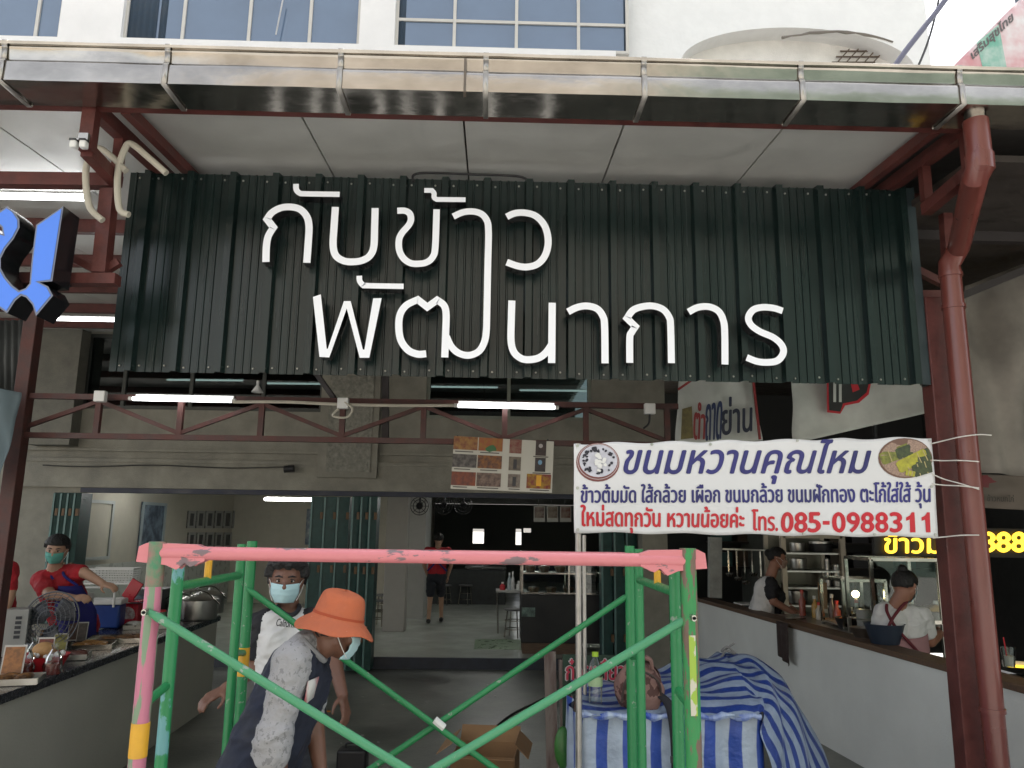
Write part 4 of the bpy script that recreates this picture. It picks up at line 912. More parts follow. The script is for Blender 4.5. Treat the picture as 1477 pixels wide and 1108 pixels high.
for s in (-1, 1):
    for i in range(15): x_ = -.25+.5*i/14; mb.bar(c+R_ @ V((x_, s*.15, 0)), c+R_ @ V((x_*1.05, s*.16, .16)), .007, .005)
    for i in range(9): y_ = -.15+.3*i/8; mb.bar(c+R_ @ V((s*.25, y_, 0)), c+R_ @ V((s*.262, y_*1.05, .16)), .007, .005)
for j in range(7):
    z_ = .16*j/6; f = 1+.05*j/6; q = [c+R_ @ V((x_*f, y_*f, z_)) for x_, y_ in ((-.25, -.15), (.25, -.15), (.25, .15), (-.25, .15), (-.25, -.15))]
    for k in range(4): mb.bar(q[k], q[k+1], .006 if j not in (0, 6) else .014, .007 if j not in (0, 6) else .02)
mb.build("lattice", plastic_white, t)
MB().box(c+V((0, 0, .004)), (.5, .3, .006), 0, R_).build("floor", plastic_white, t)
p = onC(122, 918); t = thing("cup_stack", "tall stack of white paper cups standing before the cool box", "cups", p)
MB().lathe([(.0, 0)]+[(.04+.003*(k % 2), .02*k) for k in range(1, 19)]+[(.042, .375), (.036, .372), (0, .36)], p, 18).build("cups", M("paper cup", (.6, .59, .56), .6), t)
p = onC(188, 900); t = thing("weighing_scale", "red kitchen scale with a white dial on the food counter", "scale", p)
MB().add([(p.x-.11, p.y-.09, zc_), (p.x+.11, p.y-.09, zc_), (p.x+.11, p.y+.1, zc_), (p.x-.11, p.y+.1, zc_), (p.x-.08, p.y-.06, zc_+.2), (p.x+.08, p.y-.06, zc_+.2), (p.x+.08, p.y+.08, zc_+.2), (p.x-.08, p.y+.08, zc_+.2)],
         [(3, 2, 1, 0), (4, 5, 6, 7), (0, 1, 5, 4), (1, 2, 6, 5), (2, 3, 7, 6), (3, 0, 4, 7)]).build("body", M("red enamel", (.40, .015, .03), .3), t, bevel=.012)
MB().lathe([(.0, .0), (.07, .0), (.075, .006), (.07, .012), (0, .012)], (p.x, p.y-.076, zc_+.10), 24, 0, Matrix.Rotation(math.radians(98), 3, 'X')).build("dial", M("dial white", (.55, .5, .48), .4, col2=(.35, .2, .2), scale=30), t)
MB().box((p.x, p.y+.01, zc_+.225), (.24, .24, .012)).build("pan", M("red enamel", (.4, .01, .03), .3), t, bevel=.004)
MB().box((p.x-.02, p.y+.02, zc_+.33), (.13, .02, .2), 0, Matrix.Rotation(.5, 3, 'Y')).build("hopper_plate", M("red enamel", (.4, .01, .03), .3), t, bevel=.006)
# stove and pots at the far end
p = onC(218, 893); t = thing("gas_stove", "dark gas stove with a round knob behind the left scaffold leg", "stove", p)
MB().box((p.x, p.y, zc_+.16), (.34, .36, .32)).build("body", M("dark grey enamel", (.04, .045, .05), .4), t, bevel=.01)
MB().lathe([(.0, .03), (.05, .03), (.06, 0)], (p.x-.06, p.y-.181, zc_+.2), 16, 0, Matrix.Rotation(math.radians(90), 3, 'X')).build("knob", M("blue grey knob", (.12, .16, .2), .4), t)
for k, (px, py, r, h) in enumerate(((262, 893, .16, .16), (284, 893, .2, .2), (300, 884, .17, .2))):
    p = onC(px, py); t = thing("cooking_pot", ("short steel pot beside the stove", "wide steel pot with a wire handle at the counter end", "deep steel pot at the far end of the counter")[k], "pot", p, "steel pots at the counter end")
    MB().lathe([(0, 0), (r*.96, 0), (r, .02), (r, h), (r*1.05, h+.005), (r*.97, h-.002), (r*.95, .01), (0, .01)], p, 26).build("pot", steel_dull, t)
    MB().lathe([(r*1.02, h+.008), (r*.6, h+.04), (.02, h+.055), (.015, h+.08), (0, h+.08)], p, 22).build("lid", steel_dull, t)
    MB().tube(crv([(p.x-r, p.y, zc_+h*.8), (p.x-r-.03, p.y-.05, zc_+h+.02), (p.x-r*.4, p.y-r*1.05, zc_+h+.09), (p.x+r*.6, p.y-r*.9, zc_+h+.1), (p.x+r+.02, p.y, zc_+h*.8)]), .007, 6).build("handle", steel_bright, t)
# pictures inside
def framed(Xw, pts, label, fm, pm, group=None):            # frame on the left interior wall (plane x = Xw)
    Q = [PX(x, y, Xw) for x, y in pts]; c = sum(Q, V())/4; t = thing("picture_frame", label, "picture", c, group)
    y0, y1 = min(q.y for q in Q), max(q.y for q in Q); z0_, z1_ = sum(sorted(q.z for q in Q)[:2])/2, sum(sorted(q.z for q in Q)[2:])/2
    MB().span((Xw-.02, y0, z0_), (Xw, y1, z1_)).build("backing", pm, t)
    mb = MB(); e = .05
    for a_, b_ in (((y0, z0_), (y1, z0_+e)), ((y0, z1_-e), (y1, z1_)), ((y0, z0_+e), (y0+e*1.3, z1_-e)), ((y1-e*1.3, z0_+e), (y1, z1_-e))): mb.span((Xw-.012, a_[0], a_[1]), (Xw+.02, b_[0], b_[1]))
    mb.build("frame", fm, t)
fr_w = M("white frame", (.42, .45, .44), .4, var=.04)
framed(-6.17, [(124, 720), (162, 723), (156, 807), (120, 809)], "empty white framed board on the cream interior wall", fr_w, cw)
framed(-6.17, [(206, 724), (240, 726), (233, 803), (198, 808)], "blue notice poster in a pale frame on the interior wall", M("pale blue frame", (.36, .43, .46), .4), M("blue notice print", (.03, .05, .09), .4, col2=(.20, .27, .34), scale=5))
dk = M("small dark picture", (.06, .06, .06), .5)
k = 0
for r, (ya_, yb_) in enumerate(((737, 762), (768, 790))):
    for i in range(6):
        x_ = 272+13*i; framed(-6.17, [(x_, ya_), (x_+8, ya_), (x_+8, yb_), (x_, yb_)], ("small hanging tag in the upper row on the interior wall", "small hanging tag in the lower row on the interior wall")[r], M("tag frame", (.36, .36, .34), .5), dk, "upper row of wall tags" if r == 0 else "lower row of wall tags")
p0, p1 = P(443, 734, 18.76), P(462, 786, 18.76)
solo(MB().span((p0.x, 18.74, p1.z), (p1.x, 18.79, p0.z)), "poster", M("blue grey poster", (.08, .12, .17), .5, col2=(.3, .34, .36), scale=6), "small blue grey poster on the cream wall left of the folding doors", "poster")
# back hall furniture
YK = 11.75
kx0, kx1 = X(752, YK, 880), X(870, YK, 880)
dc = thing("display_counter", "black counter with a glass display case above a wooden plinth", "counter", ((kx0+kx1)/2, YK+.3, .15))
MB().span((kx0, YK, .30), (kx1, YK+.7, P(790, 858, YK).z)).build("body", black, dc, bevel=.008)
MB().span((kx0+.02, YK-.01, .151), (kx1-.4, YK+.6, .297)).build("plinth", wood, dc)
zk = P(790, 858, YK).z; zt_ = P(790, 797, YK).z
mb = MB()
for a_ in (kx0+.01, (kx0+kx1)/2+.1, kx1-.01): mb.bar((a_, YK+.02, zk), (a_, YK+.02, zt_), .025).bar((a_, YK+.66, zk), (a_, YK+.66, zt_), .025)
for z_ in (zk+.02, (zk+zt_)/2, zt_): mb.bar((kx0, YK+.02, z_), (kx1, YK+.02, z_), .02).bar((kx0+.01, YK+.02, z_), (kx0+.01, YK+.66, z_), .02).bar((kx1-.01, YK+.02, z_), (kx1-.01, YK+.66, z_), .02)
mb.build("case_frame", steel_bright, dc)
MB().span((kx0+.02, YK+.03, zk+.01), (kx1-.02, YK+.035, zt_-.01)).build("case_glass", case_glass, dc)
MB().span((kx0+.02, YK+.05, (zk+zt_)/2-.005), (kx1-.02, YK+.6, (zk+zt_)/2+.005)).build("shelf", steel_dull, dc)
MB().box(P(762, 883, YK-.004), (.2, .008, .13)).build("sticker", M("pale green sticker", (.2, .3, .26), .5, col2=(.06, .09, .08), scale=9), dc)
for k, (px, py) in enumerate(((765, 815), (785, 813), (808, 816), (770, 848), (795, 848), (820, 848), (840, 848))):
    p = P(px, py, YK+.3); z_ = (zk+zt_)/2+.006 if k < 3 else zk+.001
    t = thing("food_bowl", ("jar", "bowl")[k > 2]+(" on the upper shelf", " on the lower level")[k > 2]+" of the black glass display counter", "bowl", (p.x, p.y, z_), "bowls in the display case")
    MB().lathe([(0, 0), (.06, 0), (.09, .07), (.085, .09), (.0, .1)], (p.x, p.y, z_), 14).build("bowl", M("creamware", (.4, .33, .25), .4, col2=(.25, .12, .06), scale=14), t)
pt = P(737, 905, 14.1); ztb = P(737, 852, 14.1).z
t = thing("side_table", "small steel legged table with bottles beside the black counter", "table", (pt.x, 14.1, .15))
MB().box((pt.x, 14.1, ztb), (.55, .5, .03)).build("top", M("table laminate", (.35, .36, .34), .4), t)
for sx in (-1, 1):
    for sy in (-1, 1): MB().tube([(pt.x+sx*.23, 14.1+sy*.2, .152), (pt.x+sx*.25, 14.1+sy*.22, ztb-.016)], .014, 8).build("leg", steel_bright, t)
for k, (dx, h, r, c_) in enumerate(((-.16, .12, .05, (.45, .03, .04)), (-.04, .28, .035, (.35, .4, .42)), (.02, .3, .03, (.5, .5, .5)), (.13, .14, .05, (.5, .5, .48)))):
    t = thing("condiment_bottle", ("red jar", "tall clear bottle", "tall white bottle", "white tub")[k]+" on the small steel legged table", "bottle", (pt.x+dx, 14.05, ztb+.016))
    MB().lathe([(0, 0), (r, 0), (r, h*.6), (r*.45, h*.8), (r*.4, h), (0, h)], (pt.x+dx, 14.05, ztb+.016), 12).build("body", M("bottle %d" % k, c_, .3), t)
    MB().lathe([(r*.46, h*.9), (r*.46, h+.015), (0, h+.016)], (pt.x+dx, 14.05, ztb+.016), 10).build("cap", plastic_white, t)
def stool(px, py, Y, label, c_=(.16, .16, .16)):
    p = P(px, py, Y); t = thing("stool", label, "stool", (p.x, Y, .15))
    MB().lathe([(0, .46), (.16, .46), (.165, .445), (.15, .43), (0, .43)], (p.x, Y, .15), 18).build("seat", M("stool seat", c_, .4), t)
    for k in range(4):
        a_ = k*math.pi/2+.4; MB().tube([(p.x+.12*math.cos(a_), Y+.12*math.sin(a_), .58), (p.x+.17*math.cos(a_), Y+.17*math.sin(a_), .152)], .012, 8).build("leg", steel_bright, t)
    for z_ in (.28, .42): MB().tube([(p.x+.155*math.cos(a_), Y+.155*math.sin(a_), z_) for a_ in [.4+i*math.pi/4 for i in range(9)]], .008, 6).build("ring", steel_bright, t)
stool(741, 895, 13.5, "steel ringed stool tucked beside the black display counter")
stool(547, 893, 14.8, "steel ringed stool left of the grey pillar")
stool(548, 875, 16.0, "steel stool farther back left of the grey pillar")
for k, (px, py) in enumerate(((605, 730), (640, 729), (668, 729))):
    p = P(px, py, 15); t = thing("wall_fan", ("leftmost", "middle", "rightmost")[k]+" of the three dark fans hung under the shop ceiling", "fan", p)
    p.z = min(p.z, 2.5); mb = MB()
    for r in (.17, .12, .06): mb.tube([(p.x+r*math.cos(a_), 15, p.z+r*math.sin(a_)) for a_ in [i*math.pi/12 for i in range(25)]], .008, 5)
    for i in range(8): a_ = i*math.pi/4; mb.tube([(p.x, 15, p.z), (p.x+.17*math.cos(a_), 15, p.z+.17*math.sin(a_))], .005, 4)
    mb.build("guard", black, t); MB().tube([(p.x, 15.02, p.z), (p.x, 15.15, p.z+.03)], .06, 10).build("motor", black, t); MB().tube([(p.x, 15.1, p.z), (p.x, 15.1, 2.75)], .02, 8).build("bracket", black, t)
for k, (px, c_) in enumerate(((778, (.10, .05, .04)), (797, (.14, .10, .06)), (816, (.16, .05, .03)))):
    a_, b_ = P(px-8, 730, 16), P(px+8, 753, 16)
    t = thing("menu_poster", ("left", "centre", "right")[k]+" of three food posters hanging above the display counter", "poster", (a_.x, 16, b_.z))
    MB().span((a_.x, 16, b_.z), (b_.x, 16.02, a_.z)).build("sheet", M("poster sheet", (.45, .44, .4), .6), t); MB().span((a_.x+.02, 15.985, b_.z+.08), (b_.x-.02, 15.998, a_.z-.02)).build("photo", M("poster print %d" % k, c_, .5, col2=(.3, .25, .2), scale=7), t)
    MB().bar((a_.x+.1, 16.01, a_.z), (a_.x+.1, 16.01, 2.75), .01).build("hanger", black, t)
solo(MB().span((X(500, 19, 800)+1.2, 19.0, .15), (X(730, 19, 800), 19.5, .95)), "shelf_unit", M("dark shelf", (.035, .04, .04), .6, var=.4, scale=8), "low dark shelf unit deep inside the hall", "shelf", bevel=.01)

# ================================================================== RIGHT FOOD STALL
ZW = 1.03
a = PZ(1003, 862, ZW); b = PZ(1477, 990, ZW); dR = (b-a); dR.z = 0; dR.normalize(); b = b+dR*2.2; nR = V((-dR.y, dR.x, 0))
if nR.x < 0: nR = -nR
cwl = thing("stall_wall", "pale grey plastered stall wall with a worn brown wooden ledge on the right", "wall", ((a.x+b.x)/2, (a.y+b.y)/2, 0))
slab(MB(), a, b, nR, .02, .14, 0, ZW-.05).build("plaster", M("pale grey plaster", (.68, .70, .68), .8, var=.07, scale=1.5, detail=8, bump=.12), cwl)
slab(MB(), a, b, nR, 0, .22, ZW-.048, ZW).build("ledge", wood, cwl, bevel=.006)
onW = lambda y: a+(b-a)*((y-a.y)/(b.y-a.y))
slab(MB(), onW(9.0), onW(7.05), nR, .222, .60, ZW-.045, ZW-.002).build("worktop", steel_dull, cwl)
p = PZ(1132, 898, ZW); t = thing("hanging_cloth", "dark brown cloth hanging over the edge of the stall ledge", "cloth", (p.x-.01, p.y, .7))
MB().grid(lambda u, v: (p.x-.03-.012*math.sin(u*14)*v+dR.x*.26*(u-.5), p.y+dR.y*.26*(u-.5)-.012*math.sin(u*9), ZW+.004-(.34+.07*u)*v), 12, 8).build("cloth", M("dark brown cloth", (.035, .022, .02), .9), t, solid=.008)
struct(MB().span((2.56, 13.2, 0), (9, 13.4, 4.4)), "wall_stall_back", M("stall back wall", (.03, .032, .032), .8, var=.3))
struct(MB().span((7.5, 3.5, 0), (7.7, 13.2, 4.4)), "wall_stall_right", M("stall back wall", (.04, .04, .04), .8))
aw = thing("stall_awning", "dark brown awning roof over the neighbouring food stall", "awning", (5, 8, 4.0))
MB().add([(XC+.10, 3.9, 3.98), (9, 3.9, 3.98), (9, 13.3, 4.3), (XC+.10, 13.3, 4.3), (XC+.10, 3.9, 4.02), (9, 3.9, 4.02), (9, 13.3, 4.34), (XC+.10, 13.3, 4.34)], [(0, 1, 2, 3), (4, 7, 6, 5), (0, 4, 5, 1), (1, 5, 6, 2), (2, 6, 7, 3), (3, 7, 4, 0)]).build("sheet", M("dark brown sheet", (.035, .028, .024), .7, var=.3), aw)
for yy in (5, 7, 9, 11): MB().bar((XC+.1, yy, 3.95+.034*(yy-3.9)), (9, yy, 3.95+.034*(yy-3.9)), .06, .08).build("rafter", M("dark steel", (.03, .025, .025), .6), aw)
solo(MB().bar(P(1380, 430, 5.2), P(1520, 372, 5.2), .05), "awning_pole", M("dark steel", (.03, .025, .025), .6), "dark steel pole slanting across the top of the grey tarpaulin", "pole")
def sheet(pts, Y, label, name, cat, mats, amp=.03, nu=18, nv=18, dy=0):
    tl, tr_, br_, bl_ = [P(x, y, Y+(dy if i in (1, 2) else 0)) for i, (x, y) in enumerate(pts)]
    f = lambda u, v: (tl*(1-u)+tr_*u)*(1-v)+(bl_*(1-u)+br_*u)*v+V((0, amp*(math.sin(u*7+v*3)+.6*math.sin(u*15-v*5)+.5*math.sin(v*9+u*2)), 0))
    t = thing(name, label, cat, (tl+tr_+br_+bl_)/4); MB().grid(f, nu, nv).build("sheet", mats, t, smooth=70, solid=.004); return t, f
sheet([(1392, 412), (1530, 360), (1530, 690), (1400, 682)], 5.3, "stained grey tarpaulin hanging to the right of the drainpipe", "tarpaulin", "tarpaulin", canvas_grey, .05)
t, f = sheet([(1142, 535), (1345, 520), (1345, 594), (1146, 640)], 6.2, "slack dirty white vinyl sheet behind the sign's lower right corner", "vinyl_sheet", "tarpaulin", canvas_white, .03)
VP = lambda x, y, l=0: P(x, y, 6.2-.10-l)
for (mm, g, l) in ((ink_red, 3, 0), (M("black ink", (.012, .012, .012), .5), 0, .004)):
    MB().poly([VP(x, y, l) for x, y in ((1195-g, 520), (1196-g, 592+g), (1212, 594+g), (1216+g, 582+g), (1236+g, 578+g), (1250+g, 566+g), (1256+g, 540), (1250, 520))]).build("print", mm, t)
mb = MB()
for x_ in (1202, 1210): mb.poly([VP(x_, 535, .008), VP(x_+4, 535, .008), VP(x_+4, 580, .008), VP(x_, 580, .008)])
mb.build("print", canvas_white, t); MB().poly([VP(1224, 540, .008), VP(1232, 540, .008), VP(1240, 562, .008), VP(1230, 566, .008)]).build("print", ink_red, t)
t, f = sheet([(980, 535), (1086, 535), (1098, 636), (975, 642)], 6.6, "old white cloth sign with red and blue Thai lettering behind the big sign", "cloth_sign", "sign", canvas_white, .03)
CP = lambda x, y, l=0: P(x, y, 6.6-.09-l)
mb = MB(); text_on(mb, "ตำ", [(1002, 578), (1018, 584), (1016, 634), (1000, 634)], CP, 0, 0, .7); mb.build("lettering", M("faded red", (.28, .03, .03), .6), t)
mb = MB(); text_on(mb, "ถาด", [(1018, 584), (1042, 578), (1040, 634), (1018, 636)], CP, 0, .1, .7); mb.build("lettering", M("faded navy", (.02, .035, .10), .6), t)
mb = MB(); text_on(mb, "ย่าน", [(1040, 574), (1084, 570), (1086, 622), (1042, 628)], CP, 0, .1, .8); mb.build("lettering", M("faded black blue", (.02, .025, .05), .6), t)
MB().bar(CP(978, 562), CP(1010, 540), .02).bar(CP(1086, 545), CP(1096, 634), .018).build("edge_stripe", M("faded red", (.28, .03, .03), .6), t)
quad_on(MB(), [(984, 590), (998, 586), (1000, 632), (982, 634)], CP).build("print", M("faded ochre", (.16, .13, .05), .6, var=.4, scale=20), t)
# poster and yellow neon lettering
YN = 7.6
t, f = sheet([(1398, 683), (1520, 688), (1520, 738), (1402, 732)], 6.2, "brownish stall poster with red splashes below the tarpaulin", "stall_poster", "poster", M("tan poster", (.13, .105, .085), .7, col2=(.16, .13, .11), scale=4), .01)
NP2 = lambda x, y, l=0: P(x, y, 6.2-.05-l)
oval_on(MB(), 1418, 694, 20, 9, NP2, 0, 0, -.3, 18, .4).build("print", M("dark red splash", (.16, .015, .02), .6), t)
mb = MB(); text_on(mb, "ข้าวหมกไก่", [(1424, 713), (1462, 714), (1462, 724), (1424, 723)], NP2, 0, 0, .3); mb.build("lettering", M("brown ink", (.06, .05, .04), .6), t)
nn = thing("neon_sign", "glowing yellow Thai letters and three figure eights above the stall", "sign", P(1360, 800, YN))
neon = M("lit yellow letters", (.95, .58, .04), .4, var=.0, emit=.75)
NP = lambda x, y, l=0: P(x, y, YN-l)
mb = MB(); text_on(mb, "ข้าวมันไก่", [(1276, 765), (1420, 768), (1420, 798), (1276, 798)], NP, 0, 0, 1.0, .03); mb.build("lettering", neon, nn)
mb = MB(); text_on(mb, "888", [(1416, 768), (1479, 768), (1479, 796), (1416, 796)], NP, 0, 0, 1.6, .03); mb.build("lettering", neon, nn)
MB().span((P(1262, 800, YN).x, YN, P(1262, 802, YN).z), (P(1500, 800, YN).x, YN+.05, P(1262, 760, YN).z)).build("board", black, nn)
MB().bar(P(1262, 762, YN+.03), P(1262, 430, YN+.03), .03, .03, 0, (0, 1, 0)).bar(P(1480, 762, YN+.03), P(1480, 430, YN+.03), .03, .03, 0, (0, 1, 0)).build("hanger", black, nn)
# steel shelf cabinet
YS = 9.6
x0, x1 = X(1131, YS, 830), X(1217, YS, 830); zt_ = P(1170, 773, YS).z
t = thing("steel_cabinet", "stainless shelf cabinet with glass front behind the profile seller", "cabinet", ((x0+x1)/2, YS, 0))
MB().span((x0+.02, YS, .0), (x1-.02, YS+.6, ZW-.1)).build("base", steel_dull, t)
mb = MB()
for x_ in (x0, x1): mb.bar((x_, YS, 0), (x_, YS, zt_), .06).bar((x_, YS+.6, 0), (x_, YS+.6, zt_), .05)
mb.bar((x0, YS, zt_), (x1, YS, zt_), .06).build("frame", M("warm steel", (.36, .31, .25), .4, metal=.6), t)
for k, py in enumerate((800, 826, 850, 876)): MB().span((x0+.03, YS+.02, P(1170, py, YS).z), (x1-.03, YS+.58, P(1170, py, YS).z+.02)).build("shelf", steel_dull, t)
MB().span((x0, YS+.585, ZW-.1), (x1, YS+.6, zt_)).build("back_panel", M("dim steel", (.16, .15, .12), .4, metal=.7), t)
for k, (px, py, r, h) in enumerate(((1195, 849, .035, .32), (1208, 849, .05, .25), (1184, 799, .14, .12), (1150, 799, .09, .10), (1152, 825, .1, .12), (1150, 875, .13, .14))):
    p = P(px, py, YS+.25); z_ = [P(1170, q, YS).z+.021 for q in (849, 849, 799, 799, 825, 875)][k] if 0 else P(1170, {849: 850, 799: 800, 825: 826, 875: 876}[py], YS).z+.021
    tt = thing("kitchen_pot", ("tall steel canister", "short steel canister", "round dark wok", "small steel bowl", "steel lidded bowl", "wide steel bowl")[k]+(" standing", " standing", " lying", " standing", " standing", " standing")[k]+" on a shelf of the stainless cabinet", "pot", (p.x, p.y, z_))
    MB().lathe([(0, 0), (r*.9, 0), (r, h*.2), (r, h), (r*.9, h+.01), (0, h+.012)], (p.x, p.y, z_), 16).build("pot", black if k == 2 else steel_dull, tt)
    MB().lathe([(r*1.04, h-.01), (r*1.04, h+.015), (0, h+.03)], (p.x, p.y, z_), 16).build("lid", steel_dull, tt)
solo(MB().bar(P(1186, 840, 9.2), P(1187, 878, 9.2), .09, .06, 0, (0, 1, 0)), "wooden_board", M("honey wood", (.22, .13, .06), .5), "upright honey coloured wooden board before the steel cabinet", "board", bevel=.006)
# lit food warmer
def glass_case(px0, px1, py0, py1, Y, dpt, label, lamp=None):
    a_, b_ = P(px0, py1, Y), P(px1, py0, Y); t = thing("display_case", label, "display case", ((a_.x+b_.x)/2, Y, a_.z))
    z_ = max(a_.z, ZW+.004); mb = MB(); e = .03
    for x_ in (a_.x, b_.x):
        for y_ in (Y, Y+dpt): mb.bar((x_, y_, z_), (x_, y_, b_.z), e)
        mb.bar((x_, Y, b_.z), (x_, Y+dpt, b_.z), e)
    for z__ in (z_+.02, b_.z): mb.bar((a_.x, Y, z__), (b_.x, Y, z__), e).bar((a_.x, Y+dpt, z__), (b_.x, Y+dpt, z__), e)
    mb.build("frame", steel_bright, t); MB().span((a_.x+.01, Y-.004, z_+.03), (b_.x-.01, Y+.0, b_.z-.02)).build("glass", case_glass, t)
    MB().span((a_.x, Y, z_), (b_.x, Y+dpt, z_+.012)).build("floor", steel_dull, t)
    if (z_ > ZW+.01):
        for x_ in (a_.x, b_.x):
            for y_ in (Y, Y+dpt): MB().bar((x_, y_, 0), (x_, y_, z_), e).build("leg", steel_dull, t)
    if lamp:
        p = P(*lamp, Y+dpt*.6); MB().sphere(p, .035, 0, 12).build("bulb", M("lit warm bulb", (1, .72, .4), .4, var=0, emit=14), t)
        MB().tube([p+V((0, 0, .03)), V((p.x, p.y, b_.z))], .012, 6).build("lamp_stem", black, t)
    return t, a_, b_, z_
t, a_, b_, z_ = glass_case(1219, 1276, 838, 905, 7.6, .5, "glass food case with a glowing warm bulb on the stall ledge", (1234, 857))
for k in range(5):
    q0 = V((a_.x+.06+(b_.x-a_.x-.12)*k/4, 7.75, z_+.05)); tt = thing("fried_food", "orange roast piece lying under the warm bulb", "food", q0-V((0, 0, .035)), "roast pieces in the lit case")
    MB().sphere(q0, .05, 0, 10, (1.2, .8, .7)).build("piece", M("orange roast", (.45, .13, .03), .35, var=.4, scale=20), tt)
p = P(1247, 905, 7.35); p.z = ZW+.003; solo(MB().lathe([(0, 0), (.06, 0), (.065, .2), (.06, .215), (0, .215)], p, 18), "food_tin", M("grey tin", (.22, .22, .2), .5), "plain grey tin standing before the lit food case", "tin")
glass_case(1262, 1352, 808, 900, 7.0, .5, "tall glass noodle case beside the seller in maroon straps")
p = P(1352, 893, 7.35); p.z = ZW+.003; t = thing("steam_pot", "big dull steel pot with lid before the tall glass case", "pot", p)
MB().lathe([(0, 0), (.15, 0), (.16, .03), (.16, .2), (.175, .21), (.15, .21)], p, 26).build("pot", steel_dull, t); MB().lathe([(.165, .215), (.1, .25), (.03, .27), (.025, .30), (0, .30)], p, 26).build("lid", steel_dull, t)
for k, (px, py, r, h, m, lb) in enumerate(((1195, 912, .16, .10, black, "black wok on the ledge below the steel cabinet"), (1216, 925, .15, .08, steel_dull, "low steel basin on the ledge left of the black tub"), (1245, 935, .2, .16, M("navy tub", (.02, .03, .05), .4), "dark navy tub on the stall ledge left of the back-turned seller"))):
    p = PZ(px, py, ZW+.003); p = p+nR*.34+dR*-.25; r *= .8; t = thing("cook_pan", lb, "pan", p)
    MB().lathe([(0, 0), (r*.7, 0), (r, h), (r*1.04, h+.004), (r*.96, h), (r*.66, .01), (0, .01)], p, 22).build("pan", m, t)
    MB().tube([(p.x+r*.9, p.y+.02, p.z+h), (p.x+r*1.3, p.y+.05, p.z+h+.02)], .010, 8).build("handle", black, t)
p = PZ(1062, 872, ZW+.003)+nR*.12; solo(MB().box((p.x, p.y, ZW+.012), (.2, .3, .016), 0, Matrix.Rotation(.05, 3, 'Z')), "tray", plastic_white, "flat white tray lying on the dark stall ledge", "tray", bevel=.005)
p = PZ(1140, 893, ZW+.003)+nR*.05; solo(MB().box((p.x, p.y, ZW+.012), (.2, .12, .012), 0, Matrix.Rotation(.3, 3, 'Z')), "tray", steel_bright, "small shiny steel tray above the hanging brown cloth", "tray", bevel=.004)
p = PZ(1441, 962, ZW+.003)+nR*.08; t = thing("drink_cup", "clear plastic cup of iced milk with a red straw on the right ledge", "cup", p)
MB().lathe([(0, 0), (.035, 0), (.048, .13), (.05, .132), (.046, .13), (.033, .004), (0, .004)], p, 18).build("cup", clear, t); MB().lathe([(0, .005), (.032, .005), (.038, .075), (0, .076)], p, 16).build("drink", M("milky drink", (.5, .47, .43), .4), t)
MB().tube([(p.x-.01, p.y, p.z+.02), (p.x-.03, p.y-.01, p.z+.2)], .004, 6).build("straw", M("red plastic", (.5, .03, .02), .4), t)
tubelight(P(1452, 960, 7.2), P(1530, 966, 7.2), "yellow lit tube under the right stall shelf", .012, neon)
for k, (z_, c_) in enumerate(((1.35, (.02, .05, .05)), (1.75, (.03, .035, .03)))):
    t = thing("wall_shelf", ("lower", "upper")[k]+" dark shelf of packages on the stall's back wall", "shelf", (5.2, 12.9, z_))
    MB().span((3.6, 12.75, z_), (7.2, 13.19, z_+.03)).build("board", M("dark steel", (.03, .025, .025), .6), t)
    for i in range(9): MB().box((3.8+.38*i, 12.95, z_+.032+.11+.02*(i % 3)), (.28, .25, .22+.04*(i % 3))).build("package", M("package %d" % (i % 4), ((.03, .09, .09), (.08, .06, .04), (.05, .05, .06), (.10, .09, .07))[i % 4], .5), t)
# hanging ladles, sauce bottles and a pale post in the right stall
solo(MB().bar(P(1031, 775, 10.3), P(1031, 862, 10.3), .16, .1, 0, (0, 1, 0)), "stall_post", M("pale dirty post", (.30, .31, .29), .7, var=.25), "pale dirty post standing left of the hanging ladles in the stall", "post")
solo(MB().bar(P(1042, 792, 10.1), P(1108, 794, 10.1), .02), "hanging_rail", steel_dull, "thin steel rail carrying ladles at the back of the stall", "rail")
for k, px in enumerate((1050, 1062, 1073, 1084, 1096)):
    p = P(px, 794, 10.1); t = thing("ladle", "steel ladle hanging from the thin rail at the back of the stall", "ladle", p, "ladles on the stall rail"); L_ = .28+.05*(k % 3)
    MB().bar(p, p+V((0, 0, -L_)), .018, .008, 0, (0, 1, 0)).build("handle", steel_bright, t); MB().lathe([(0, -.05), (.03, -.045), (.05, -.02), (.052, 0), (.046, 0), (.03, -.035), (0, -.04)], p+V((0, -.03, -L_)), 14).build("bowl", steel_bright, t)
for k in range(9):
    p = onW(7.3+.19*k)+nR*(.48+.05*(k % 2)); h = .16+.05*(k % 3); c_ = ((.25, .05, .03), (.06, .03, .015), (.4, .38, .33), (.35, .2, .03))[k % 4]
    t = thing("sauce_bottle", "sauce bottle in the row along the stall worktop", "bottle", (p.x, p.y, ZW), "sauce bottles on the stall worktop")
    MB().lathe([(0, 0), (.035, 0), (.036, h*.6), (.016, h*.8), (.015, h), (0, h)], (p.x, p.y, ZW), 12).build("body", M("sauce %d" % (k % 4), c_, .3), t); MB().lathe([(.018, h*.93), (.018, h+.02), (0, h+.021)], (p.x, p.y, ZW), 10).build("cap", M("cap %d" % (k % 2), ((.4, .03, .02), (.5, .5, .48))[k % 2], .4), t)
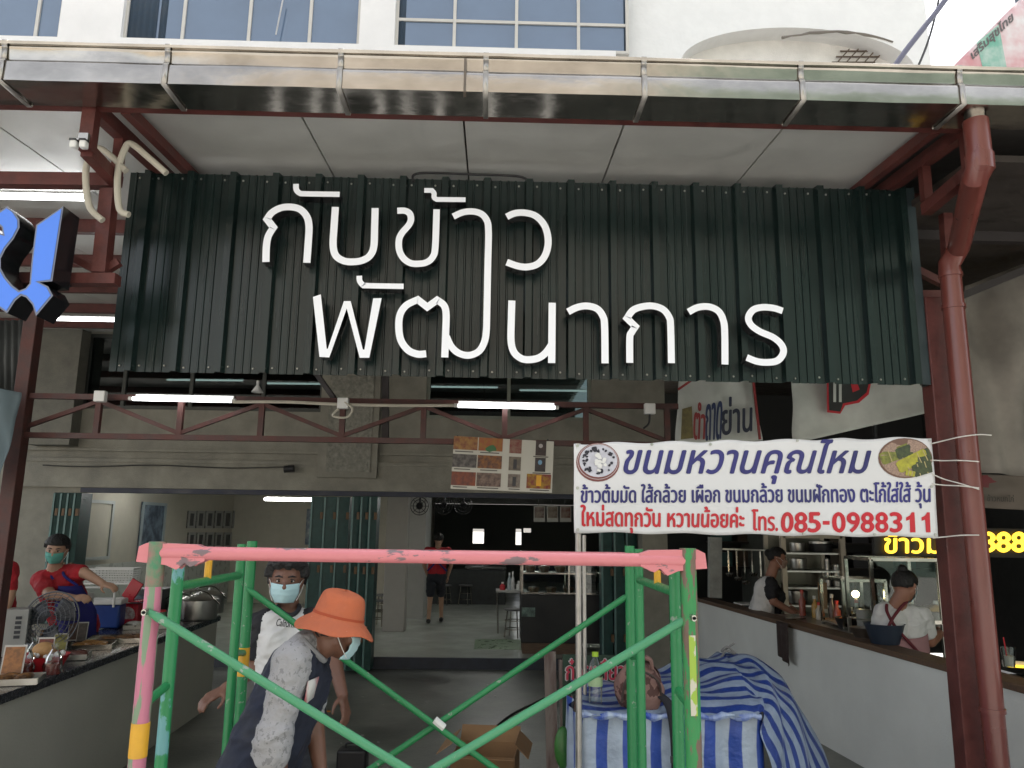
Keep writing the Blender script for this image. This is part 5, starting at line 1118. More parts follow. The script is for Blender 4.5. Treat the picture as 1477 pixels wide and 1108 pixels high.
for k, (px, Y_) in enumerate(((655, 19.5), (700, 21.5), (672, 23.5))):
    xx = X(px, Y_, 850); t = thing("dining_table", ("near", "middle", "far")[k]+" pale topped dining table deep inside the dim hall", "table", (xx, Y_, .15))
    MB().box((xx, Y_, .90), (1.1, .7, .04)).build("top", M("table laminate", (.35, .36, .34), .4), t)
    for sx in (-.48, .48):
        for sy in (-.28, .28): MB().tube([(xx+sx, Y_+sy, .151), (xx+sx, Y_+sy, .879)], .018, 8).build("leg", steel_dull, t)
    stool(px-14, 872, Y_-.7, "red topped stool left of the "+("near", "middle", "far")[k]+" dining table in the hall", (.25, .03, .03)); stool(px+16, 872, Y_-.6, "blue topped stool right of the "+("near", "middle", "far")[k]+" dining table in the hall", (.03, .08, .2))
# lamps hidden behind the shop lintel: the hall is lit by tubes like the visible one
for y_ in (13.2, 16.2):
    tubelight((-.4, y_, 2.66), (1.1, y_, 2.66), ("near", "far")[y_ > 14]+" ceiling tube light of the hall just behind the shop lintel", .022, tube_in)
# left neighbour bits
t, f = sheet([(-60, 552), (26, 565), (4, 690), (-60, 700)], 5.4, "blue grey cloth sheet hanging at the left edge below the blue letter", "cloth_sheet", "cloth", M("blue grey cloth", (.11, .15, .17), .8), .03)
solo(MB().grid(lambda u, v: P(-60+98*u, 462+(565-462)*v, 6.1)+V((0, .02*math.sin(u*60), 0)), 60, 1), "metal_sheet", M("dark corrugated sheet", (.06, .065, .065), .5), "dark corrugated metal sheet at the left edge behind the slim column", "sheet", solid=.002)
# ================================================================== PEOPLE
def nrm(v): return V(v).normalized()
def remesh(mb, voxel, smooth=5, fac=.5):
    me = bpy.data.meshes.new("t"); me.from_pydata([tuple(v) for v in mb.v], [], mb.f); bm = bmesh.new(); bm.from_mesh(me); bmesh.ops.recalc_face_normals(bm, faces=bm.faces); bm.to_mesh(me); bm.free()
    o = bpy.data.objects.new("t", me); COL.objects.link(o)
    q = o.modifiers.new("r", 'REMESH'); q.mode = 'VOXEL'; q.voxel_size = voxel
    q = o.modifiers.new("s", 'SMOOTH'); q.iterations = smooth; q.factor = fac
    dg = bpy.context.evaluated_depsgraph_get(); dg.update(); out = bpy.data.meshes.new_from_object(o.evaluated_get(dg))
    bpy.data.objects.remove(o); bpy.data.meshes.remove(me); return out
def capsule(mb, p, q, r1, r2, seg=14):
    p, q = V(p), V(q); d = q-p
    if d.length < 1e-4: mb.sphere(p, r1, 0, seg); return
    d.normalize(); pts, rs = [], []
    for k in range(5): a = math.pi/2*(1-k/5); pts.append(p-d*r1*math.sin(a)); rs.append(max(1e-3, r1*math.cos(a)))
    pts.append(p); rs.append(r1); pts.append(q); rs.append(r2)
    for k in range(1, 6): a = math.pi/2*k/5; pts.append(q+d*r2*math.sin(a)); rs.append(max(1e-3, r2*math.cos(a)))
    mb.tube(pts, rs, seg)
class Body:
    """capsules (p, q, r1, r2, material) melted into one skin; each face takes the material of the nearest capsule"""
    def __init__(s): s.c = []; s.mats = []
    def mi(s, m):
        if m not in s.mats: s.mats.append(m)
        return s.mats.index(m)
    def cap(s, p, q, r1, r2, m): s.c.append((V(p), V(q), r1, r2, s.mi(m)))
    def limb(s, pts, rs, m):
        for i in range(len(pts)-1): s.cap(pts[i], pts[i+1], rs[i], rs[i+1], m)
    def head(s, c, f, u, m, k=1.0, neck=None):
        c, f, u = V(c), nrm(f), V(u); u = (u-f*u.dot(f)).normalized(); r = f.cross(u)
        g = lambda a, b, d: c+(r*a+f*b+u*d)*k
        s.cap(g(0, -.025, .022), g(0, .02, .022), .080*k, .074*k, m)
        s.cap(g(0, .03, -.015), g(0, .036, -.072), .062*k, .036*k, m)
        for t in (-1, 1):
            s.cap(g(t*.045, .0, -.035), g(t*.022, .045, -.08), .030*k, .020*k, m)
            s.cap(g(t*.077, -.012, .012), g(t*.075, -.006, -.022), .015*k, .010*k, m)
            s.cap(g(t*.018, .083, .022), g(t*.05, .062, .02), .011*k, .012*k, m)
            s.cap(g(t*.045, .055, -.022), g(t*.035, .062, -.03), .020*k, .018*k, m)
        s.cap(g(0, .088, .008), g(0, .108, -.026), .009*k, .013*k, m)
        s.cap(g(-.016, .084, -.055), g(.016, .084, -.055), .009*k, .009*k, m)
        if neck is not None: s.cap(g(0, -.02, -.05), neck, .056*k, .062*k, m)
        return g
    def hand(s, w, d, n, m, side=1, curl=.5, k=1.0):
        """w wrist, d along the hand, n out of the back of the hand; side +1 thumb towards d x n"""
        w, d = V(w), nrm(d); n = V(n); n = (n-d*n.dot(d)).normalized(); a = d.cross(n)*side
        for i, (o, L, r) in enumerate(((.030, .072, .0092), (.010, .080, .0095), (-.010, .075, .0090), (-.029, .058, .0078))):
            kn = w+d*.085*k+a*o*k; s.cap(w+d*.012*k+a*o*.5*k, kn, .0165*k, .0135*k, m); p = kn; ang = curl*.35
            for sg in (.45, .32, .26):
                q = p+(d*math.cos(ang)-n*math.sin(ang))*L*sg*k+a*o*.05; s.cap(p, q, r*k, r*.92*k, m); p = q; ang += curl*.75
        t0 = w+d*.02*k+a*.024*k; t1 = t0+(d*.5+a*.75-n*.35).normalized()*.042*k; t2 = t1+(d*.85+a*.35-n*.45).normalized()*.032*k; t3 = t2+(d*.95-n*.4).normalized()*.024*k
        s.cap(t0, t1, .015*k, .012*k, m); s.cap(t1, t2, .0115*k, .0105*k, m); s.cap(t2, t3, .0102*k, .0085*k, m)
    def foot(s, an, f, m):
        an, f = V(an), nrm((f[0], f[1], 0)); s.cap(an-f*.04+V((0, 0, -.04)), an+f*.03+V((0, 0, -.035)), .042, .045, m); s.cap(an+f*.03+V((0, 0, -.045)), an+f*.15+V((0, 0, -.055)), .04, .03, m)
    def build(s, parent, voxel=.008, smooth=5):
        mb = MB()
        for c in s.c: capsule(mb, *c[:4])
        me = remesh(mb, voxel, smooth); n = len(me.polygons); cen = np.zeros(n*3); me.polygons.foreach_get("center", cen); cen = cen.reshape(-1, 3)
        best = np.full(n, 9.); mi = np.zeros(n, int)
        for (p, q, r1, r2, m) in s.c:
            p_, d = np.array(p), np.array(q-p); L2 = max(1e-9, d.dot(d)); t = np.clip((cen-p_) @ d/L2, 0, 1)
            dist = np.linalg.norm(cen-p_-t[:, None]*d, axis=1)-(r1+(r2-r1)*t); k = dist < best; best[k] = dist[k]; mi[k] = m
        soft = {k for k, m in enumerate(s.mats) if m not in (skin, skin_dark, shoe, MC.get("light skin"))}; vm = np.zeros(len(me.vertices))   # cloth gets real folds
        for p_ in me.polygons:
            if mi[p_.index] in soft: vm[list(p_.vertices)] = 1
        for p_ in me.polygons:
            if mi[p_.index] not in soft: vm[list(p_.vertices)] = 0
        nr = np.zeros(len(me.vertices)*3); me.vertices.foreach_get("normal", nr); nr = nr.reshape(-1, 3)
        o0 = wloc(parent); v = np.zeros(len(me.vertices)*3); me.vertices.foreach_get("co", v); v = v.reshape(-1, 3)
        for k in np.nonzero(vm)[0]:
            q = V(v[k]); q2 = V((q.x*7+q.z*4, q.y*7, q.z*11-q.x*5)); a_ = 1-abs(mnoise.noise(q2))*2.2; b_ = 1-abs(mnoise.noise(q2*2.1+V((5, 2, 9))))*2.2
            v[k] += nr[k]*(.0075*max(-.6, a_)*abs(a_)+.0035*b_-.003)
        v = v-np.array(o0); me.vertices.foreach_set("co", v.ravel())
        me.materials.clear()
        for m in s.mats: me.materials.append(m)
        me.polygons.foreach_set("material_index", mi.astype(np.int32)); me.polygons.foreach_set("use_smooth", [True]*n); me.update()
        o = bpy.data.objects.new("body", me); me.name = "body"; COL.objects.link(o); o.parent = parent; return o
def hair_on(g, c, f, u, parent, vol=1.0, low=-.3, seed=1, bun=None, fr=.38, top=.36, name="hair"):
    f, u = nrm(f), V(u); u = (u-f*u.dot(f)).normalized(); r = f.cross(u); rng = random.Random(seed); mb = MB(); nu, nv = 44, 26
    ctr = g(0, -.006, .024)
    def fn(a, b):
        th = a*2*math.pi; ph = (b-.5)*math.pi; d = V((math.cos(ph)*math.cos(th), math.cos(ph)*math.sin(th), math.sin(ph)))   # f, r, u
        R_ = .093+.012*max(0, d.z)
        R_ *= vol; R_ += .003*math.sin(th*13+ph*7)*math.cos(ph*11)+.002*math.sin(th*31-ph*17)
        side = d.x > fr-.25*max(0, -d.z) and d.z < top+.05*math.sin(th*9)
        if side or d.z < low-.55*max(0, -d.x) or (abs(d.y) > .75 and d.z < -.1 and d.x > -.35): R_ = .055
        return ctr+(f*d.x*1.12+r*d.y*.98+u*d.z)*R_
    mb.grid(fn, nu, nv)
    if bun: mb.sphere(g(*bun[:3]), bun[3], 0, 14)
    return mb.build(name, hair_m, parent, smooth=180)
def face_bits(g, parent, brow=True):
    for t in (-1, 1):
        e = MB().sphere(g(t*.032, .074, .006), .0125, 0, 12, (1, 1, .5)).build("eye", eye_w, parent)
        MB().sphere(g(t*.032, .0835, .0055), .0062, 0, 10).build("iris", eye_d, e)
        MB().tube([g(t*.014, .094, .026), g(t*.034, .089, .031), g(t*.053, .072, .026)], [.0035, .0045, .002], 6).build("eyebrow", hair_m, parent)
        MB().tube([g(t*.018, .0855, .011), g(t*.032, .0875, .0165), g(t*.047, .079, .010)], [.0018, .0026, .0018], 6).build("eyelid", hair_m, parent)
def mask_on(g, parent, m):
    def fn(a, b):
        x = (a-.5)*2; z = -.012-.088*b; w_ = .07-.022*max(0, b-.45)*2
        bulge = .112-.010*abs(b-.25)*2-.012*max(0, b-.6)*2
        return g(x*w_, bulge-.060*abs(x)**1.9+.0015*math.sin(b*26), z+.008*abs(x)*(1 if b < .5 else -.2))
    k = MB().grid(fn, 18, 12).build("face_mask", m, parent, smooth=80, solid=.003)
    for t in (-1, 1):
        MB().tube(crv([g(t*.069, .053, -.018), g(t*.080, .02, .006), g(t*.088, -.022, .012)]), .0018, 5).build("ear_loop", plastic_white, k)
        MB().tube(crv([g(t*.060, .050, -.09), g(t*.078, .01, -.05), g(t*.086, -.022, -.012)]), .0018, 5).build("ear_loop", plastic_white, k)
def person(label, base): return thing("person", label, "person", base)
# ---- worker in the orange hat, leaning inside the scaffold
Yh = 3.22
t = person("worker in orange bucket hat and grey sleeves leaning inside the scaffold", (P(345, 1100, Yh).x, Yh, 0))
B = Body(); jp = lambda x, y, dy=0: P(x, y, Yh+dy)
hc = jp(485, 908, .0); hf = nrm((.82, .50, -.22)); hu = nrm((.20, .03, .97)); hr = hf.cross(hu)
nk = jp(447, 930, .0)
g = B.head(hc, hf, hu, skin_dark, 1.0, jp(450, 938, .02))
sh_r, sh_l = jp(422, 952, -.10), jp(455, 950, .17)                # near and far shoulders
B.cap(sh_r+V((.02, .03, 0)), sh_l, .07, .065, navy)
hipc = jp(352, 1150, .03)
B.cap(jp(425, 968, -.02), jp(350, 1135, -.04), .115, .125, navy); B.cap(jp(437, 975, .09), jp(372, 1140, .10), .115, .125, navy); B.cap(jp(430, 985, .02), jp(385, 1080, .03), .13, .13, navy)
B.cap(hipc+V((0, -.08, 0)), hipc+V((0, .09, 0)), .135, .135, denim)
el = jp(397, 1052, -.15); wr2 = jp(402, 1138, -.11)
B.cap(jp(440, 930, -.03), sh_r, .058, .068, grey_print); dS = (jp(393, 1084, -.15)-el)/5
B.limb([sh_r, sh_r*.5+el*.5+V((.004, 0, 0)), el, el+dS, el+dS*2, el+dS*3, el+dS*4, el+dS*5], [.076, .068, .056, .072, .053, .073, .054, .070], grey_print)
B.limb([jp(394, 1072, -.15), jp(399, 1100, -.13), wr2], [.045, .042, .029], skin_dark)
B.hand(wr2, jp(408, 1175, -.08)-wr2, (-.6, -.7, .1), skin_dark, 1, .7)
el2 = jp(450, 1030, .2); wr3 = jp(462, 1112, .16)
B.limb([sh_l, el2], [.062, .052], grey_print); B.limb([jp(450, 1024, .2), jp(455, 1060, .19), wr3], [.043, .040, .028], skin_dark); B.hand(wr3, (.15, -.1, -1), (-.4, .9, 0), skin_dark, -1, .6)
for s, dx in ((-1, -.02), (1, .04)):
    hp = hipc+V((dx, s*.09, -.03)); kn = V((hp.x+.06+dx, hp.y+s*.02, .50)); an = V((hp.x-.02+dx, hp.y+s*.03, .10)); B.limb([hp, kn, an], [.098, .066, .05], denim); B.foot(an, (1, .2), shoe)
B.build(t, .0065, 4)
hat = MB(); Rh = Matrix((hr, hf, (hr.cross(hf)))).transposed()      # x right, y forward, z up
cen = g(0, -.005, .055)
hat.lathe([(.0, .098), (.04, .098), (.074, .090), (.087, .078), (.094, .055), (.103, .0), (.106, -.012), (.125, -.026), (.150, -.046), (.163, -.062), (.162, -.066), (.148, -.052), (.122, -.032), (.101, -.017), (.09, .05), (.0, .09)], cen, 48, 0, Rh,
          lambda q, a, r: V((q.x*.92, q.y*1.0, q.z+(.008*math.sin(a*2+1)+.006*math.sin(a*5))*max(0, (r-.1)/.06)+.004*math.sin(a*3)*(q.z > .04)+.003*math.sin(a*7+q.z*50)*(0 < q.z < .09))))
ho = hat.build("hat", orange_cloth, t, smooth=60, sub=1)
MB().lathe([(.1045, .004), (.1055, -.002), (.1045, -.008)], cen, 40, 0, Rh, lambda q, a, r: V((q.x*.925, q.y*1.005, q.z))).build("stitch_band", M("dark orange band", (.34, .06, .02), .8), ho)
mb = MB()
random.seed(9)
for k in range(26):
    a = random.uniform(0, 6.28); rr = random.uniform(.113, .155); zz = -.0225-(rr-.113)*.95+.004
    q = V((rr*.92*math.cos(a), rr*1.0*math.sin(a), zz)); mb.bar(cen+Rh @ q, cen+Rh @ (q+V((.012*random.uniform(-1, 1), .012*random.uniform(-1, 1), 0))), .002, .002)
mb.build("slub_marks", M("pale slub", (.62, .35, .24), .8), ho)
hair_on(g, hc, hf, hu, t, .95, -.35, 3)
mask_on(g, t, mask_m)
mb = MB(); mb.tube(crv([jp(430, 915, -.06), jp(447, 934, -.10), jp(466, 952, -.03), jp(468, 948, .08)]), .012, 8); mb.build("collar", M("grey rib collar", (.25, .25, .26), .9), t)
lg = MB(); LP = lambda x, y, l=0: jp(x, y, -.155-l)
lg.poly([jp(444, 983, -.13), jp(460, 976, -.09), jp(452, 1006, -.10), jp(438, 1018, -.13)], 0)
lg.build("chest_print", M("red white print", (.5, .5, .48), .8, col2=(.35, .03, .05), scale=14, stretch=(3, 1, .5)), t, solid=.004)
# ---- man in the raglan shirt behind the scaffold
Yk = 4.2
t = person("young man in white shirt with black sleeves and pale blue mask behind the scaffold", (P(415, 1000, Yk).x, Yk, 0))
B = Body(); jp = lambda x, y, dy=0: P(x, y, Yk+dy)
hc = jp(413, 839); hf = nrm((.18, -.98, .02)); hu = V((.02, 0, 1)); g = B.head(hc, hf, hu, skin_dark, 1.02, jp(416, 884, .04))
sR, sL = jp(378, 902, .02), jp(457, 901, .06)
B.cap(sR+V((.05, .0, .0)), sL-V((.05, 0, 0)), .082, .082, white_cloth)
hip = jp(416, 1032, .05)
B.cap(jp(398, 920, .03), hip+V((-.06, 0, .1)), .11, .115, white_cloth); B.cap(jp(436, 920, .05), hip+V((.06, 0, .1)), .11, .115, white_cloth)
B.cap(hip+V((-.07, 0, .0)), hip+V((.07, 0, 0)), .125, .125, denim)
eR = jp(368, 965, .02); wR = jp(325, 993, -.06)
B.limb([sR, (sR*.45+eR*.55)], [.078, .068], black_cloth); B.limb([(sR*.5+eR*.5), eR, wR], [.048, .043, .029], skin_dark); B.hand(wR, jp(302, 1006, -.12)-wR, (-.3, -.5, .8), skin_dark, -1, .55)
eL = jp(481, 950, .0); wL = jp(494, 1003, -.12)
B.limb([sL, (sL*.45+eL*.55)], [.078, .068], black_cloth); B.limb([(sL*.5+eL*.5), eL, wL], [.048, .043, .029], skin_dark); B.hand(wL, jp(499, 1028, -.16)-wL, (.9, -.3, .1), skin_dark, 1, .6)
B.cap(jp(385, 897, .03), jp(380, 915, .02), .074, .078, black_cloth); B.cap(jp(450, 896, .05), jp(455, 915, .05), .074, .078, black_cloth)
for s in (-1, 1):
    hp = hip+V((s*.085, 0, -.03)); an = V((hp.x+s*.05, hp.y+.0, .10)); B.limb([hp, V((hp.x+s*.03, hp.y-.03, .5)), an], [.10, .068, .05], denim); B.foot(an, (s*.3, -1), shoe)
B.build(t, .007, 6); hair_on(g, hc, hf, hu, t, 1.26, -.15, 5, None, .44, .44); face_bits(g, t); mask_on(g, t, mask_m)
MB().tube(crv([jp(400, 876, -.07), jp(412, 886, -.10), jp(424, 886, -.08), jp(432, 876, -.02), jp(424, 871, .09), jp(405, 871, .08), jp(400, 876, -.07)]), .012, 8).build("collar", black_cloth, t)
Ysf = Yk-.125
mb = MB(); text_on(mb, "California", [(399, 892), (430, 895), (429, 906), (398, 903)], lambda x, y, l=0: P(x, y, Ysf)+V((0, -l+.05*abs((x-416)/40)**2, 0)), 0, .35, .2, .004); mb.build("lettering", black, t)
# ---- seller in red at the left counter
Yl = 6.9
pf = P(88, 900, Yl)
t = person("young seller in a red shirt, blue apron and green mask reaching for the white basket", (pf.x, Yl, 0))
B = Body(); jp = lambda x, y, dy=0: P(x, y, Yl+dy)
hc = jp(82, 794); hf = nrm((.22, -.95, -.12)); hu = V((.08, -.08, 1)); g = B.head(hc, hf, hu, M("light skin", (.42, .25, .17), .5, var=.1), 1.0, jp(78, 824, .05)); sk = MC["light skin"]
sR, sL = jp(60, 836, .04), jp(107, 828, .10)
B.cap(sR+V((.05, 0, 0)), sL-V((.05, 0, 0)), .09, .085, red_cloth); hip = V((pf.x, Yl+.25, .95))
B.cap(jp(72, 845, .06), hip+V((-.06, 0, .1)), .115, .13, red_cloth); B.cap(jp(95, 842, .08), hip+V((.07, 0, .1)), .115, .13, red_cloth); B.cap(hip+V((-.07, 0, 0)), hip+V((.07, 0, 0)), .13, .13, denim)
eR = jp(72, 858, -.12); wR = jp(106, 863, -.18); eL = jp(122, 826, .0); wL = jp(148, 842, -.05)
B.limb([sR, sR*.4+eR*.6], [.085, .075], red_cloth); B.limb([sR*.5+eR*.5, eR, wR], [.052, .046, .032], sk); B.hand(wR, (.9, -.3, .05), (0, -.6, .8), sk, -1, .7)
B.limb([sL, sL*.4+eL*.6], [.085, .075], red_cloth); B.limb([sL*.5+eL*.5, eL, wL], [.052, .046, .032], sk); B.hand(wL, jp(163, 846, -.08)-wL, (0, -.3, .95), sk, 1, .5)
for s in (-1, 1):
    hp = hip+V((s*.085, 0, -.03)); an = V((hp.x+s*.04, hp.y+.03, .10)); B.limb([hp, V((hp.x+s*.02, hp.y, .5)), an], [.10, .07, .05], denim); B.foot(an, (0, -1), shoe)
B.build(t, .009, 5); hair_on(g, hc, hf, hu, t, 1.12, -.2, 8, None, .40, .30); face_bits(g, t); mask_on(g, t, mask_g)
def apr(u, v):
    x = (u-.5); zt_ = jp(90, 848).z; w_ = .20+.16*min(1, v*3); ct = jp(90, 848, -.08)
    return V((ct.x+x*w_*1.1+.01*math.sin(v*9+u*11), Yl-.085+.28*abs(x)**1.6*1.3+.25*v, zt_-.62*v+.02))
ap = MB().grid(apr, 14, 14).build("apron", blue_cloth, t, smooth=80, solid=.006)
for s in (-1, 1): MB().tube(crv([apr(.1 if s < 0 else .9, 0), jp(84+s*10, 832, -.02), jp(80+s*9, 822, .06), jp(78, 822, .13)]), .012, 6).build("strap", blue_cloth, ap)
MB().poly([apr(.62, .18)+V((0, -.012, 0)), apr(.72, .16)+V((0, -.012, 0)), apr(.74, .34)+V((0, -.012, 0)), apr(.6, .36)+V((0, -.012, 0))]).build("print", plastic_white, ap)
# ---- second red shirt cut by the left edge
Ye = 6.3; t = person("person in a red shirt only just entering at the left edge", (P(-16, 900, Ye).x, Ye, 0)); B = Body(); jp = lambda x, y, dy=0: P(x, y, Ye+dy)
hc = jp(-18, 775); g = B.head(hc, (.5, -.85, 0), (0, 0, 1), sk, 1.05, jp(-18, 806, .03)); sR, sL = jp(-52, 822), jp(10, 822, .05)
B.cap(sR+V((.05, 0, 0)), sL-V((.05, 0, 0)), .085, .085, red_cloth); hip = V((P(-18, 900, Ye).x, Ye+.1, .95)); B.cap(jp(-28, 835, .02), hip+V((-.06, 0, .1)), .11, .12, red_cloth); B.cap(jp(-5, 835, .03), hip+V((.06, 0, .1)), .11, .12, red_cloth)
for sh_, el_, wr_h in ((sR, jp(-65, 870), jp(-60, 905, -.1)), (sL, jp(14, 858, .0), jp(2, 898, -.12))):
    B.limb([sh_, sh_*.35+el_*.65], [.08, .07], red_cloth); B.limb([sh_*.45+el_*.55, el_, wr_h], [.05, .044, .03], sk); B.hand(wr_h, (0, -.4, -.8), (0, -.7, .4), sk, 1, .6)
for s in (-1, 1):
    hp = hip+V((s*.085, 0, -.03)); an = V((hp.x+s*.04, hp.y, .10)); B.limb([hp, V((hp.x, hp.y, .5)), an], [.11, .07, .05], denim); B.foot(an, (0, -1), shoe)
B.build(t, .010, 5); hair_on(g, hc, (.5, -.85, 0), (0, 0, 1), t, 1.05); face_bits(g, t)
# ---- man walking away inside the hall
Yw = 15.2; pf = P(627, 900, Yw); t = person("person in a red shirt and crossed blue apron straps walking away inside the hall", (pf.x, Yw, .15)); B = Body(); zb_ = .15
o = lambda x, z, y=0: V((pf.x+x, Yw+y, zb_+z))
hc = o(.03, 1.56); g = B.head(hc, (0, 1, -.25), (0, .2, 1), sk, 1.0, o(.02, 1.40)); B.cap(o(-.13, 1.34), o(.17, 1.34), .08, .08, red_cloth)
B.cap(o(-.05, 1.28), o(-.05, .95), .11, .115, red_cloth); B.cap(o(.09, 1.28), o(.07, .95), .11, .115, red_cloth); B.cap(o(-.05, .86), o(.07, .86), .125, .125, denim)
for s, e in ((-1, 0), (1, .1)):
    sh_ = o(.02+s*.2, 1.35); el_ = o(.02+s*.26, 1.08, .03); B.limb([sh_, sh_*.3+el_*.7], [.075, .07], red_cloth); wr_h = o(.02+s*.2, .88, .18); B.limb([sh_*.4+el_*.6, el_, wr_h], [.045, .04, .028], sk); B.hand(wr_h, (0, .4, -.8), (s, 0, 0), sk, 1, .5)
for s, y_ in ((-1, -.14), (1, .16)):
    hp = o(s*.085, .82); kn = o(s*.10, .47, y_*.5+.05); an = o(s*.11, .10, y_); B.limb([hp, hp*.25+kn*.75], [.105, .085], denim); B.limb([hp*.4+kn*.6, kn, an], [.062, .052, .036], sk); B.foot(an, (0, 1), shoe)
B.build(t, .011, 5); hair_on(g, hc, (0, 1, -.25), (0, .2, 1), t, 1.05)
ap = MB().tube(crv([o(-.14, 1.40, -.03), o(-.06, 1.25, -.125), o(.10, 1.08, -.135), o(.2, .98, -.06)]), .016, 6).tube(crv([o(.18, 1.40, -.03), o(.1, 1.25, -.125), o(-.06, 1.08, -.135), o(-.16, .98, -.06)]), .016, 6).build("apron_straps", blue_cloth, t)
MB().lathe([(0, 0), (.075, 0), (.075, .006), (0, .007)], o(.02, 1.28, -.112), 20, 0, Matrix.Rotation(math.radians(90), 3, 'X')).build("back_print", plastic_white, t)
# ---- seller in profile at the right stall
Yv = 9.5; pf = P(1112, 890, Yv); t = person("seller in profile with white and black shirt reaching over the right stall ledge", (pf.x, Yv, 0)); B = Body(); jp = lambda x, y, dy=0: P(x, y, Yv+dy)
hc = jp(1121, 806); hf = nrm((.96, -.2, -.12)); hu = nrm((.15, 0, 1)); g = B.head(hc, hf, hu, skin, 1.05, jp(1112, 830, .02)); sR, sL = jp(1108, 842, -.14), jp(1108, 840, .18)
B.cap(sR, sL, .08, .08, white_cloth); hip = V((jp(1098, 900).x, Yv, .93)); B.cap(jp(1103, 848, -.06), hip+V((0, -.06, .05)), .12, .13, white_cloth); B.cap(jp(1106, 848, .08), hip+V((0, .06, .05)), .12, .13, white_cloth); B.cap(jp(1122, 860, -.02), jp(1112, 890, 0), .09, .1, black_cloth)
eR = jp(1116, 868, -.2); wR = jp(1143, 883, -.22); B.limb([sR+V((.02, -.02, 0)), sR*.4+eR*.6], [.085, .075], black_cloth); B.limb([sR*.5+eR*.5, eR, wR], [.054, .047, .033], skin); B.hand(wR, (.9, -.1, -.3), (0, -.3, .9), skin, 1, .6)
eL = jp(1130, 868, .2); wL = jp(1150, 884, .1); B.limb([sL, sL*.4+eL*.6], [.085, .075], black_cloth); B.limb([sL*.5+eL*.5, eL, wL], [.054, .047, .033], skin); B.hand(wL, (.9, -.2, -.2), (0, .2, .9), skin, -1, .6)
for s in (-1, 1):
    hp = hip+V((0, s*.085, -.03)); an = V((hp.x, hp.y+s*.04, .10)); B.limb([hp, V((hp.x+.02, hp.y, .5)), an], [.11, .07, .05], denim); B.foot(an, (1, 0), shoe)
B.build(t, .009, 5); hair_on(g, hc, hf, hu, t, 1.1, -.2, 4, (0, -.10, .05, .05)); face_bits(g, t); mask_on(g, t, M("beige mask", (.35, .24, .19), .8))
# ---- seller seen from behind, crossed maroon straps
Yz = 6.75; pf = P(1304, 940, Yz); t = person("seller seen from behind in white shirt with crossed maroon apron straps and hair bun", (pf.x, Yz, 0)); B = Body(); jp = lambda x, y, dy=0: P(x, y, Yz+dy)
hc = jp(1305, 846); hf = nrm((.72, .62, -.32)); hu = nrm((.25, .2, 1)); g = B.head(hc, hf, hu, skin, 1.12, jp(1294, 874, .02)); sR, sL = jp(1328, 889, .02), jp(1276, 884, .05)
B.cap(sR-V((.05, 0, 0)), sL+V((.05, 0, 0)), .088, .088, white_cloth); hip = V((jp(1300, 950).x, Yz+.03, .95))
B.cap(jp(1288, 895, .04), hip+V((-.07, 0, .06)), .125, .135, white_cloth); B.cap(jp(1316, 895, .04), hip+V((.07, 0, .06)), .125, .135, white_cloth); B.cap(hip+V((-.08, 0, -.05)), hip+V((.08, 0, -.05)), .15, .15, denim)
eR = jp(1342, 925, .06); wR = jp(1358, 912, .3); B.limb([sR, sR*.42+eR*.58], [.09, .08], white_cloth); B.limb([sR*.5+eR*.5, eR, wR], [.058, .052, .035], skin); B.hand(wR, (.4, .8, .1), (.5, -.3, .8), skin, -1, .7)
eL = jp(1266, 918, .1); wL = jp(1285, 925, .38); B.limb([sL, sL*.42+eL*.58], [.09, .08], white_cloth); B.limb([sL*.5+eL*.5, eL, wL], [.058, .052, .035], skin); B.hand(wL, (.3, .8, .0), (-.5, -.3, .8), skin, 1, .7)
for s in (-1, 1):
    hp = hip+V((s*.085, 0, -.03)); an = V((hp.x+s*.03, hp.y, .10)); B.limb([hp, V((hp.x, hp.y, .5)), an], [.12, .075, .05], denim); B.foot(an, (.3, 1), shoe)
B.build(t, .008, 5); hair_on(g, hc, hf, hu, t, 1.14, -.25, 6, (0, -.06, .115, .042)); mask_on(g, t, mask_m)
ap = MB().tube(crv([jp(1279, 872, -.02), jp(1280, 884, -.075), jp(1292, 905, -.125), jp(1310, 925, -.145), jp(1328, 945, -.12)]), .013, 6).tube(crv([jp(1308, 868, -.05), jp(1298, 878, -.10), jp(1286, 895, -.12), jp(1278, 915, -.115), jp(1274, 938, -.08)]), .013, 6).build("apron_straps", maroon, t)
def skirt(u, v):
    a = math.pi*(.95+1.1*u); c_ = V((jp(1302, 918).x, Yz+.05, 0)); return V((c_.x+.225*math.cos(a)*(1+.05*v), c_.y+.175*math.sin(a)*(1+.05*v), jp(1300, 917, -.1).z-.35*v+.02*math.cos(2*a)))
MB().grid(skirt, 18, 8).build("apron", pink_cloth, t, smooth=80, solid=.006)

# ================================================================== TARPS, BOTTLE, PACK, BOX
bl1, bl2 = (.40, .48, .60), (.025, .075, .38)
tarp_m = stripes("blue white woven sheet", bl1, bl2, .135, wob=.012)
Y0 = 4.1; xa, xb = X(832, Y0, 1060), X(1096, Y0, 1060); zt_ = P(960, 1032, Y0).z
t = thing("striped_tarp", "blue and white striped tarp wrapped straight round the front cart", "tarp", ((xa+xb)/2, Y0, 0))
L1 = xb-xa
def wrap(u, v):                                       # front and both sides as one skirt
    s = u*(L1+1.0)-.5; f = .014*math.sin(s*22+v*3)+.01*math.sin(s*41-v*5); z = zt_*(1-v)+.012*math.sin(s*9)*(1-v)
    if s < 0: return V((xa-f-.02*v, Y0-s, z))
    if s > L1: return V((xb+f+.06*v, Y0+(s-L1), z))
    return V((xa+s, Y0-f-.02*v*math.sin(s*6), z))
MB().grid(wrap, 110, 22, 0, lambda u, v: (u*(L1+1.0)+.01*math.sin(v*8), v*1.1)).build("skirt", tarp_m, t, smooth=80)
